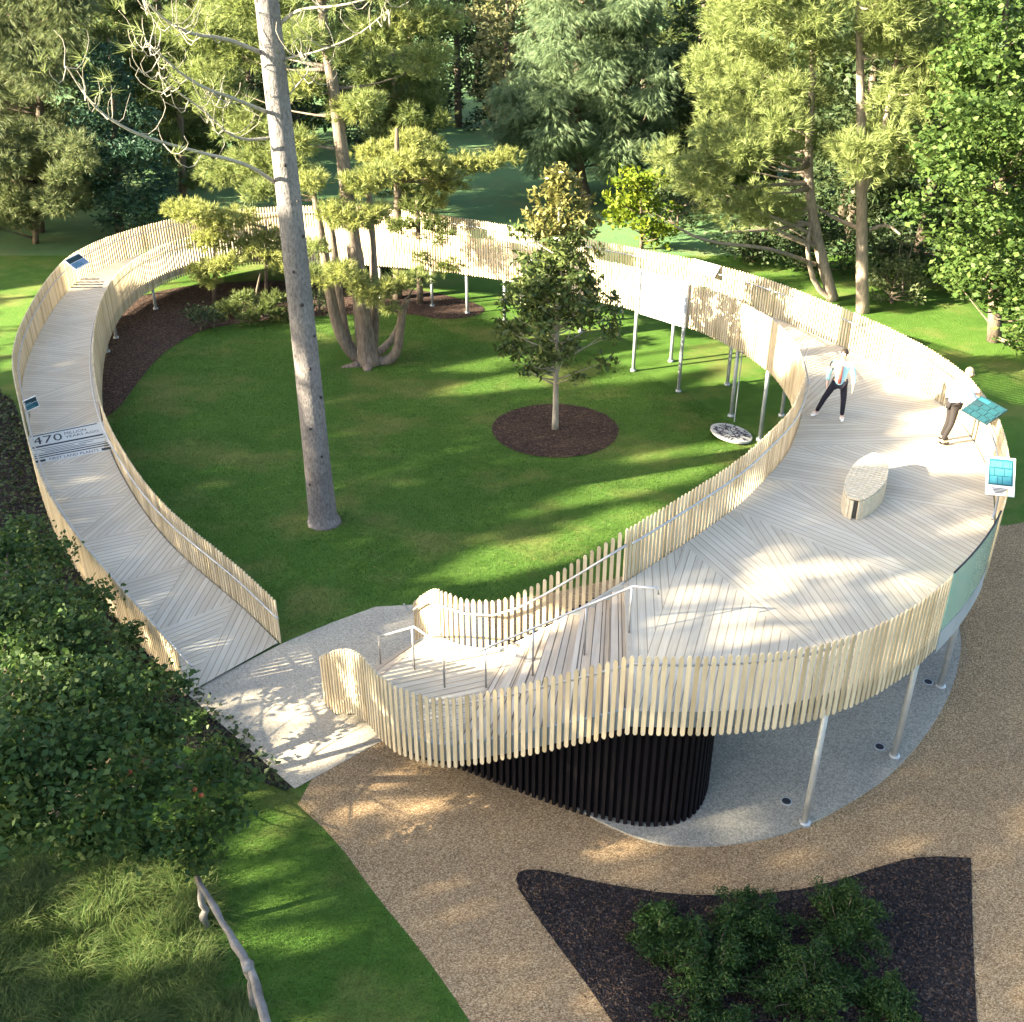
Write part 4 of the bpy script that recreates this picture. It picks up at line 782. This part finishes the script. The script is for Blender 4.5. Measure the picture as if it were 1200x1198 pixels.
# rough uncut grass at the lower left
RG = [at(x, y, 0)[:2] for x, y in ((-60, 960), (60, 980), (150, 1000), (225, 1010), (245, 1060), (275, 1130), (295, 1198), (300, 1290), (-160, 1290), (-160, 1000))]
mn, mx = np.min(RG, 0), np.max(RG, 0); cl = rng.uniform(mn, mx, (900, 2)); cl = cl[inside(cl, RG)]; out = []
for c in cl:
    n = rng.integers(40, 130); P = np.c_[c+rng.normal(size=(n, 2))*.10, np.zeros(n)]; ln = rng.normal(size=2)*.7+(.35, -.25); out.append(blades(P, rng.uniform(.22, .52), .011, rng, ln, .35))
rg_ = np_mesh('rough_grass', np.concatenate(out), 3, F['tallgrass']); rg_['kind'] = 'stuff'
# mown blades on the lawns close by
def mown(name, poly, dens, L, wd, m, holes=()):
    mn, mx = np.min(np.array(poly)[:, :2], 0), np.max(np.array(poly)[:, :2], 0); n = int(dens*(mx-mn).prod()); P = rng.uniform(mn, mx, (n, 2)); k = inside(P, poly)
    for h in holes: k &= ~inside(P, h)
    P = np.c_[P[k], np.zeros(k.sum())]; P[:, :2] += rng.normal(size=(len(P), 2))*.025; o = np_mesh(name, blades(P, L, wd, rng, (0, 0), .55, 1), 3, m); o['kind'] = 'stuff'; return o
FL = [(-3.78, 13.36), (-2.9, 12.2), (-2.15, 11.09), (-1.42, 10.17), (-.6, 8.97), (0, 7.4), (-3, 7.4), (-3.2, 8.3), (-4.5, 10.5), (-5, 12), (-8.5, 13), (-12, 16), (-12, 20), (-8.2, 18), (-6.4, 15.9)]
t = M_ = F['blade'].node_tree; pb = t.nodes['Principled BSDF']; lk = pb.inputs['Base Color'].links[0].from_socket
nb = mix(t, lk, mix(t, ramp(t, noise(t, 7, 4, .7), [(.3, (.55, .6, .5)), (.7, (1.35, 1.3, 1.25))]), ramp(t, noise(t, .55, 5, .65), [(.32, (.72, .8, .7)), (.68, (1.3, 1.2, 1.35))]), 1.0, 'MULTIPLY'), 1.0, 'MULTIPLY'); nb = mix(t, nb, (.20, .17, .065), ramp(t, noise(t, .33, 5, .62, stretch=(1, 1.3, 1)), [(.50, (0, 0, 0)), (.70, (.75, .75, .75))])); nb = mix(t, nb, (.23, .19, .09), ramp(t, noise(t, 2.4, 5, .7), [(.58, (0, 0, 0)), (.74, (.6, .6, .6))])); t.links.new(nb, pb.inputs['Base Color'])
mown('lawn_grass', FL, 1500, .055, .009, F['blade'])
IL = [tuple(p[:2]) for p in inR[::12]]+[tuple(p[:2]) for p in inP[::8]]+[(2.6, 20.1), (.76, 19.42), (-.2, 19.2), (-1.2, 19.17), (-2.99, 18.93), (-3.84, 18.36), (-4.7, 17.8)]
mown('lawn_grass', IL, 1100, .045, .012, F['blade'], [ring, BEDL])
# dark conifer shrubs in the front bed
def sprays(name, label, base, R, H, n, seed, lean=(0, 0)):
    rg = np.random.default_rng(seed); r = empty(name, (base[0], base[1], 0), label, 'shrub', 'dark shrubs in the front mulch bed'); mb = MB(); Q = []
    for i in range(n):
        a = rg.uniform(0, 6.3); el = rg.uniform(.15, 1.25); d = np.array((cos(a)*cos(el)*R+lean[0], sin(a)*cos(el)*R+lean[1], sin(el)*H))*rg.uniform(.6, 1.1); P = smooth_curve([np.zeros(3), d*[.5, .5, .75], d*[.85, .85, 1], d*[1.15, 1.15, .96]], 2); P = np.array(P); mb.tube(P, list(np.linspace(.014, .004, len(P))), 4)
        t = rg.uniform(.25, 1, 46)*(len(P)-1); j = t.astype(int).clip(0, len(P)-2); p = P[j]+(P[j+1]-P[j])*(t-j)[:, None]
        for m_ in range(5):
            q = p+rg.normal(size=p.shape)*[.055, .055, .035]; Q.append(q)
    mb.build('stem', M['bark_dark'], r); C = np.concatenate(Q); np_mesh('foliage', leaf_quads(C, .062, rg, .36, .35, -.2), 4, F['yew'], r); return r
for i, (px, py, R, H, lab) in enumerate(((770, 1085, .55, .5, 'dark feathery shrub at the left end of the front mulch bed'), (830, 1130, .75, .75, 'dark feathery shrub with a long bough lying left in the front bed'), (880, 1075, .6, .7, 'dark feathery shrub at the back middle of the front bed'), (985, 1080, .65, .95, 'tallest dark feathery shrub at the right of the front bed'), (950, 1160, .8, .8, 'dark feathery shrub in the near middle of the front bed'), (830, 1210, .7, .6, 'dark feathery shrub at the bottom edge of the front bed'), (1035, 1160, .45, .45, 'small feathery shrub spreading right over bare mulch'))):
    b_ = at(px, py+20, 0); sprays('conifer_shrub', lab, b_, R, H, int(34*R/.6), 80+i)
# weathered split rail fence
rf = empty('rail_fence', (-4.4, 10.4, 0), 'weathered grey split rail fence between rough grass and lawn', 'fence')
def rough_bar(a, b_, w0, w1, seed):
    rg = np.random.default_rng(seed); a, b_ = np.array(a, float), np.array(b_, float); P = [a+(b_-a)*t+rg.normal(size=3)*.012 for t in np.linspace(0, 1, 9)]; q = MB(); q.tube(P, [(w0+(w1-w0)*t)*.8+rg.normal()*.005 for t in np.linspace(0, 1, 9)], 7); return q
o0 = np.array((-4.4, 10.4, 0)); A = at(232, 1036, .95)-o0; Bp = at(292, 1132, .92)-o0; Cc = at(316, 1215, .9)-o0
rough_bar(A+[-.05, .1, .05], Bp+[.03, -.06, .0], .045, .075, 1).build('rail', M['rail_wood'], rf, True); rough_bar(Bp+[-.02, .1, -.06], Cc, .08, .075, 2).build('rail', M['rail_wood'], rf, True)
for p, s_ in ((A+[-.02, .03, 0], 3), (Bp+[-.05, .02, .06], 4)): rough_bar((p[0], p[1], 0), (p[0]+.02, p[1], p[2]+.04), .075, .055, s_).build('post', M['rail_wood'], rf, True)
mn, mx = np.min(np.array(SHADE_BED), 0), np.max(np.array(SHADE_BED), 0); gc = rng.uniform(mn, mx, (26000, 2)); gc = gc[inside(gc, SHADE_BED)]; hgt = .10+.16*np.abs(np.sin(gc[:, 0]*2.3+gc[:, 1]*1.1)*np.sin(gc[:, 1]*1.9))
gco = np_mesh('shade_ground_cover', leaf_quads(np.c_[gc, hgt*rng.uniform(.1, 1, len(gc))+.02], .12, rng, .6, .7), 4, F['dark']); gco['kind'] = 'stuff'  # dark leaves added over the patch to deepen that shade
# weeds / leaf litter on the mulch and lawn
def litter(name, poly, n, size, m, z, holes=()):
    mn, mx = np.min(np.array(poly)[:, :2], 0), np.max(np.array(poly)[:, :2], 0); P = rng.uniform(mn, mx, (n, 2)); k = inside(P, poly); P = P[k]+rng.normal(size=(k.sum(), 2))*.045; C = np.c_[P, np.full(len(P), z)+rng.uniform(0, .02, len(P))]; q = leaf_quads(C, size, rng, .35, 0); q[:, :, 2] = z+(q[:, :, 2]-z)*.3+.004; o = np_mesh(name, q, 4, m); o['kind'] = 'stuff'; return o
M['bark_chip'] = leafmat('bark_chip', (.02, .012, .01), (.12, .075, .055), 0, .9); M['gravel_bit'] = leafmat('gravel_bit', (.18, .115, .06), (.50, .385, .235), 0, .9)
litter('bark_chips', ring, 9000, .075, M['bark_chip'], .022); litter('bark_chips', [tuple(p) for p in BEDF], 22000, .06, M['bark_chip'], .022); litter('bark_chips', [tuple(p) for p in BEDL], 16000, .09, M['bark_chip'], .014)
litter('gravel', [tuple(p) for p in CHIPS if p[0] < 30], 230000, .024, M['gravel_bit'], .008)

M['dead_leaf'] = leafmat('dead_leaf', (.12, .08, .03), (.30, .24, .10), .1, .8)
litter('fallen_leaves', IL, 900, .06, M['dead_leaf'], .03); litter('fallen_leaves', FL, 150, .05, M['dead_leaf'], .03); litter('fallen_leaves', CHIPS, 260, .05, M['dead_leaf'], .02); litter('fallen_leaves', PAVE, 40, .05, M['dead_leaf'], .02)
# ------------------------------------------------------------------ people
def skin_body(name, J, E_, R, m, parent, sub=2, root=0):
    me = bpy.data.meshes.new(name); me.from_pydata([tuple(map(float, p)) for p in J], E_, []); o = bpy.data.objects.new(name, me); COL.objects.link(o)
    sk = o.modifiers.new('s', 'SKIN'); sk.use_smooth_shade = True
    lay = me.skin_vertices[0].data if me.skin_vertices else None
    if lay is None:
        bpy.context.view_layer.objects.active = o; bpy.ops.mesh.customdata_skin_add(); lay = me.skin_vertices[0].data
    for i, r_ in enumerate(R): lay[i].radius = (r_ if hasattr(r_, '__len__') else (r_, r_)); lay[i].use_root = (i == root)
    sd = o.modifiers.new('d', 'SUBSURF'); sd.levels = sub; sd.render_levels = sub
    bpy.context.view_layer.update(); dg = bpy.context.evaluated_depsgraph_get(); m2 = bpy.data.meshes.new_from_object(o.evaluated_get(dg)); m2.name = name
    bpy.data.objects.remove(o); m2.materials.clear(); m2.materials.append(m); m2.polygons.foreach_set('use_smooth', [True]*len(m2.polygons))
    ob = bpy.data.objects.new(name, m2); COL.objects.link(ob)
    if parent: ob.parent = parent
    return ob
def blob(mb, c, r, n=10, m=8, T=None):
    P = [[(0, 0, 0)]]; n0 = len(mb.v); V = []; Fc = []
    for i in range(m+1):
        th = pi*i/m
        for k in range(n): p = Vector((r[0]*sin(th)*cos(2*pi*k/n), r[1]*sin(th)*sin(2*pi*k/n), r[2]*cos(th))); p = T @ p if T else p; V.append((c[0]+p.x, c[1]+p.y, c[2]+p.z))
    for i in range(m):
        for k in range(n): Fc.append((i*n+k, i*n+(k+1) % n, (i+1)*n+(k+1) % n, (i+1)*n+k))
    mb.add(V, Fc)
def person(loc, az, label, pose, top, trousers, shoes, hair, inner=None):
    """local +X is the way the figure faces, +Y its left"""
    r = empty('person', loc, label, 'person', None, az); J = {k: np.array(v, float) for k, v in pose.items()}
    names = ['pelvis', 'waist', 'chest', 'neck0', 'neck', 'head', 'crown', 'hipL', 'kneeL', 'ankL', 'toeL', 'hipR', 'kneeR', 'ankR', 'toeR', 'shL', 'elL', 'wrL', 'palmL', 'shR', 'elR', 'wrR', 'palmR']
    ed = [('pelvis', 'waist'), ('waist', 'chest'), ('chest', 'neck0'), ('neck0', 'neck'), ('neck', 'head'), ('head', 'crown'), ('pelvis', 'hipL'), ('hipL', 'kneeL'), ('kneeL', 'ankL'), ('ankL', 'toeL'), ('pelvis', 'hipR'), ('hipR', 'kneeR'), ('kneeR', 'ankR'), ('ankR', 'toeR'), ('chest', 'shL'), ('shL', 'elL'), ('elL', 'wrL'), ('wrL', 'palmL'), ('chest', 'shR'), ('shR', 'elR'), ('elR', 'wrR'), ('wrR', 'palmR')]
    rad = dict(pelvis=(.125, .10), waist=(.12, .095), chest=(.135, .10), neck0=(.065, .06), neck=(.052, .052), head=(.085, .095), crown=(.07, .078), hipL=.085, kneeL=.055, ankL=.036, toeL=.03, shL=.052, elL=.04, wrL=.027, palmL=(.038, .02))
    for k in list(rad):
        if k.endswith('L'): rad[k[:-1]+'R'] = rad[k]
    V = [J[n] for n in names]; E_ = [(names.index(a), names.index(b_)) for a, b_ in ed]; R = [rad[n] for n in names]
    for s in 'LR':                                    # five fingers a hand
        pa, wr = J['palm'+s], J['wr'+s]; d = (pa-wr)/np.linalg.norm(pa-wr); sd = np.cross(d, (0, 1, 0) if abs(d[1]) < .8 else (0, 0, 1)); sd /= np.linalg.norm(sd); nn = np.cross(d, sd)
        for f_, (o_, l_) in enumerate(((-.03, .062), (-.010, .075), (.010, .07), (.028, .055))):
            a = pa+sd*o_+d*.02; b_ = a+d*l_*.55; c = b_+d*l_*.4+nn*l_*.25
            i0 = len(V); V += [a, b_, c]; R += [.0095, .0085, .007]; E_ += [(names.index('palm'+s), i0), (i0, i0+1), (i0+1, i0+2)]
        a = wr+(pa-wr)*.6-sd*.035; b_ = a-sd*.03+d*.03; i0 = len(V); V += [a, b_]; R += [.012, .009]; E_ += [(names.index('palm'+s), i0), (i0, i0+1)]
    body = skin_body('body', V, E_, R, M['skin'], r)
    f = MB(); h = J['head']; fw = J['crown']-J['neck']; fw = np.array((1, 0, 0)) if 'look' not in pose else J['look']
    up = J['crown']-J['head']; up /= np.linalg.norm(up); fw = fw-up*np.dot(fw, up); fw /= np.linalg.norm(fw); lt = np.cross(up, fw)
    f.tube([h+fw*.085+up*.01, h+fw*.115-up*.02, h+fw*.085-up*.03], [.008, .016, .012], 6); f.build('nose', M['skin'], r, True)
    for s in (-1, 1):
        e = MB(); blob(e, h+fw*.088+lt*.032*s+up*.022, (.011, .011, .009)); e.build('eye', M['ink'], r, True)
        e = MB(); blob(e, h+lt*.092*s-up*.0, (.02, .012, .03)); e.build('ear', M['skin'], r, True)
    e = MB(); e.tube([h+fw*.088-lt*.025-up*.055, h+fw*.096-up*.056, h+fw*.088+lt*.025-up*.055], .007, 5); e.build('mouth', M['top_red'], r, True)
    hc = MB(); blob(hc, h-fw*.022+up*.032, (.094, .094, .10)); hc.build('hair', hair, r, True)
    hv = [h-fw*.03+up*.055, h-fw*.065-up*.0, h-fw*.06-up*.05, h+up*.095, h+fw*.015+up*.095]
    def sub_(nm, ks, es, rr, m_, extra=()):
        V2 = [J[k] if isinstance(k, str) else np.array(k) for k in ks]; return skin_body(nm, V2, es, rr, m_, r)
    lo = J['pelvis']+(J['pelvis']-J['waist'])*.35
    co = sub_('jacket', [lo, 'pelvis', 'waist', 'chest', J['chest']*.45+J['neck0']*.55, 'shL', 'elL', J['elL']*.12+J['wrL']*.88, 'shR', 'elR', J['elR']*.12+J['wrR']*.88], [(0, 1), (1, 2), (2, 3), (3, 4), (3, 5), (5, 6), (6, 7), (3, 8), (8, 9), (9, 10)], [(.16, .13), (.165, .135), (.15, .125), (.165, .13), (.10, .085), .078, .062, .052, .078, .062, .052], top)
    sub_('trousers', ['pelvis', 'hipL', 'kneeL', J['kneeL']*.06+J['ankL']*.94, 'hipR', 'kneeR', J['kneeR']*.06+J['ankR']*.94], [(0, 1), (1, 2), (2, 3), (0, 4), (4, 5), (5, 6)], [(.14, .115), .098, .068, .052, .098, .068, .052], trousers)
    for s in 'LR':
        a, t_ = J['ank'+s], J['toe'+s]; d = t_-a; d[2] = 0; skin_body('shoe', [a+[0, 0, .02], a-d*.25+[0, 0, -.045], a+d*.45+[0, 0, -.045], t_+d*.18], [(0, 1), (0, 2), (2, 3)], [.05, .042, .047, .038], shoes, r)
    if inner:
        c = MB(); a, b_ = J['chest']+[.132, 0, .08], J['pelvis']+[.15, 0, .02]; c.tube([a, (a+b_)/2+[.012, 0, 0], b_], [.03, .038, .04], 7); c.build('shirt_front', inner, r, True)
    return r
wp = dict(pelvis=(0, 0, .93), waist=(.0, 0, 1.08), chest=(.01, 0, 1.29), neck0=(.0, 0, 1.43), neck=(.015, 0, 1.50), head=(.04, 0, 1.60), crown=(.035, 0, 1.69), hipL=(0, .10, .88), kneeL=(.03, .15, .49), ankL=(.0, .17, .09), toeL=(.13, .20, .045), hipR=(0, -.10, .88), kneeR=(.02, -.28, .49), ankR=(-.03, -.42, .09), toeR=(.08, -.50, .045),
          shL=(0, .19, 1.38), elL=(-.03, .28, 1.12), wrL=(.06, .31, .88), palmL=(.08, .31, .80), shR=(0, -.19, 1.38), elR=(-.04, -.27, 1.12), wrR=(.04, -.27, .89), palmR=(.06, -.26, .81), look=(1, -.3, -.25))
wl = at(977, 491, 3.0); person(tuple(wl), radians(-112), 'person in an open pale teal jacket and dark leggings striding across the deck', wp, M['coat_teal'], M['navy'], M['shoe_white'], M['hair_dark'], M['top_red'])
mp_ = dict(pelvis=(0, 0, .98), waist=(.03, 0, 1.13), chest=(.09, 0, 1.34), neck0=(.13, 0, 1.48), neck=(.155, 0, 1.55), head=(.20, 0, 1.65), crown=(.22, 0, 1.74), hipL=(-.01, .10, .93), kneeL=(.02, .11, .51), ankL=(-.06, .11, .09), toeL=(.09, .13, .045), hipR=(-.01, -.10, .93), kneeR=(-.02, -.11, .51), ankR=(-.16, -.12, .09), toeR=(-.01, -.13, .045),
           shL=(.10, .20, 1.42), elL=(.26, .24, 1.17), wrL=(.49, .20, 1.09), palmL=(.57, .19, 1.07), shR=(.10, -.20, 1.42), elR=(.26, -.24, 1.17), wrR=(.49, -.21, 1.08), palmR=(.57, -.20, 1.06), look=(.8, 0, -.6))
ml = at(1108, 519, 3.0); person(tuple(ml), radians(5), 'person in a pale blue top and dark trousers leaning over the deck rail', mp_, M['shirt_blue'], M['grey_cloth'], M['shoe_dark'], M['hair_fair'])

# ------------------------------------------------------------------ tall trees west of the loop (outside the picture): crowns shaped to shade it, gaps cut where the sun patches fall
def uw(p): a = SX*p[..., 0]+SY*p[..., 1]; return np.stack([-SY*p[..., 0]+SX*p[..., 1], p[..., 2]*cos(SUN_EL)+a*sin(SUN_EL)], -1)
GAPS = [([(512, 676), (560, 652), (640, 632), (720, 604), (775, 592), (770, 612), (700, 642), (620, 662), (560, 678)], 0), ([(690, 452), (750, 428), (860, 400), (885, 420), (800, 434), (740, 446)], 0), ([(700, 412), (780, 392), (850, 398), (800, 415), (720, 427)], 0), ([(505, 460), (590, 444), (650, 437), (652, 447), (560, 459)], 0), ([(512, 434), (590, 419), (640, 414), (640, 423), (560, 434)], 0), ([(725, 537), (790, 523), (787, 531), (740, 541)], 0), ([(812, 528), (880, 514), (882, 525), (820, 533)], 0), ([(650, 586), (760, 558), (830, 543), (832, 553), (740, 577), (660, 594)], 0), ([(690, 392), (745, 376), (762, 382), (700, 397)], 0),
    ([(0, 345), (40, 335), (72, 330), (60, 360), (30, 390), (18, 430), (0, 440)], 0), ([(490, 346), (560, 336), (600, 346), (600, 362), (560, 352)], 0), ([(160, 345), (240, 334), (330, 335), (250, 350), (170, 362)], 0), ([(440, 340), (500, 336), (520, 350), (450, 352)], 0),
    ([(830, 705), (860, 672), (910, 655), (980, 658), (1028, 690), (1000, 714), (940, 728), (890, 738), (840, 744), (750, 740), (750, 715)], 3), ([(1030, 560), (1062, 520), (1078, 495), (1120, 490), (1168, 500), (1168, 548), (1110, 546), (1085, 543), (1050, 553)], 3), ([(1080, 510), (1150, 505), (1150, 440), (1085, 430)], 3.9), ([(960, 398), (1010, 398), (1050, 430), (1000, 442), (950, 428)], 3),
    ([(82, 325), (100, 290), (125, 272), (215, 255), (245, 262), (235, 275), (180, 290), (130, 324)], 2.3), ([(82, 325), (100, 290), (125, 272), (215, 255), (245, 262), (235, 275), (180, 290), (130, 324)], 3.0),
    ([(385, 738), (440, 715), (560, 690), (640, 690), (740, 640), (745, 720), (735, 770), (640, 765), (560, 770), (480, 768), (420, 757)], 1.6), ([(485, 690), (560, 690), (560, 770), (485, 770)], 1.6), ([(485, 690), (620, 690), (600, 770), (485, 770)], 2.2),
    ([(300, 800), (370, 770), (388, 830), (370, 852), (320, 822)], 0), ([(325, 885), (385, 848), (425, 862), (400, 884)], 0),
    ([(385, 962), (430, 918), (520, 912), (560, 935), (520, 972), (450, 978)], 0), ([(560, 935), (640, 952), (740, 985), (700, 1004), (600, 985), (545, 960)], 0),
    ([(268, 965), (300, 930), (340, 935), (330, 975), (290, 990)], 0), ([(55, 1085), (90, 1035), (160, 1015), (235, 1035), (225, 1095), (150, 1130), (80, 1120)], .25), ([(55, 1085), (90, 1035), (160, 1015), (235, 1035), (225, 1095), (150, 1130), (80, 1120)], .6),
    ([(1148, 662), (1200, 640), (1200, 652), (1150, 672)], 0), ([(470, 800), (520, 815), (620, 880), (560, 890), (480, 850)], .8), ([(380, 770), (420, 790), (430, 840), (385, 815)], .7)]
GAP_UW = [np.array([uw(at(x, y, z)) for x, y in P]) for P, z in GAPS]
rng = np.random.default_rng(91); NL = 120000
t_ = rng.uniform(-6, 66, NL); wv = rng.uniform(-4.5, 1, NL)
top = np.interp(t_, [-6, 10, 17, 19.5, 22, 26, 30, 34, 40.5, 41.5, 46, 47.5, 66], [9.4, 9.5, 9.5, 9.1, 8.4, 7.5, 5.8, 4.7, 4.0, -2.5, -2.5, -.5, -.5])+np.sin(t_*1.3)*.4+np.sin(t_*3.1)*.3
wv = -4.5+(top+4.5)*rng.uniform(0, 1, NL)**.95; aa = -34+rng.normal(size=NL)*3.2
pz = (wv-aa*sin(SUN_EL))/cos(SUN_EL); P = np.stack([SX*aa-SY*t_, SY*aa+SX*t_, pz], 1)
q = uw(P)+rng.normal(size=(NL, 2))*.10; hit = np.zeros(NL, bool)
for G_ in GAP_UW:
    for dx, dy in ((0, 0), (.34, 0), (-.34, 0), (0, .2), (0, -.2), (.17, .1), (-.17, -.1)): hit |= inside(q+[dx, dy], G_)
soft = np.sin(t_*2.1+wv*3.7)+np.sin(t_*5.3-wv*6.1)+rng.normal(size=NL)*.5
hit &= ~((t_ < 14) & (np.sin(t_*9.7+wv*6.1)+np.sin(t_*4.3-wv*11.3)+rng.normal(size=NL)*.3 > -.1) & (t_ > 9) & (wv > -.25))
keep = (~hit) | (rng.random(NL) < .012); keep &= ~((~hit) & (soft > 2.05)); P = P[keep]; tt = t_[keep]
cen = np.arange(-4, 67, 7.0); idx = np.argmin(np.abs(tt[:, None]-cen[None]+rng.normal(size=(len(tt), 1))*.8), 1)
for k, c in enumerate(cen):
    b_ = np.array((SX*-34-SY*c, SY*-34+SX*c, 0)); r = empty('shade_tree', tuple(b_), 'tall unseen tree west of the walkway loop, crown shaped to shade it', 'tree', 'tall trees west of the loop'); mb = MB()
    tpz = float(P[idx == k][:, 2].max()); mb.tube([(0, 0, 0), (.1, 0, tpz*.5), (0, .1, tpz*.95)], [.35, .25, .06], 9); mb.build('trunk', M['bark_dark'], r, True)
    np_mesh('crown', leaf_quads(P[idx == k], .44, rng, .62, .1)-b_, 4, F['dark'], r)
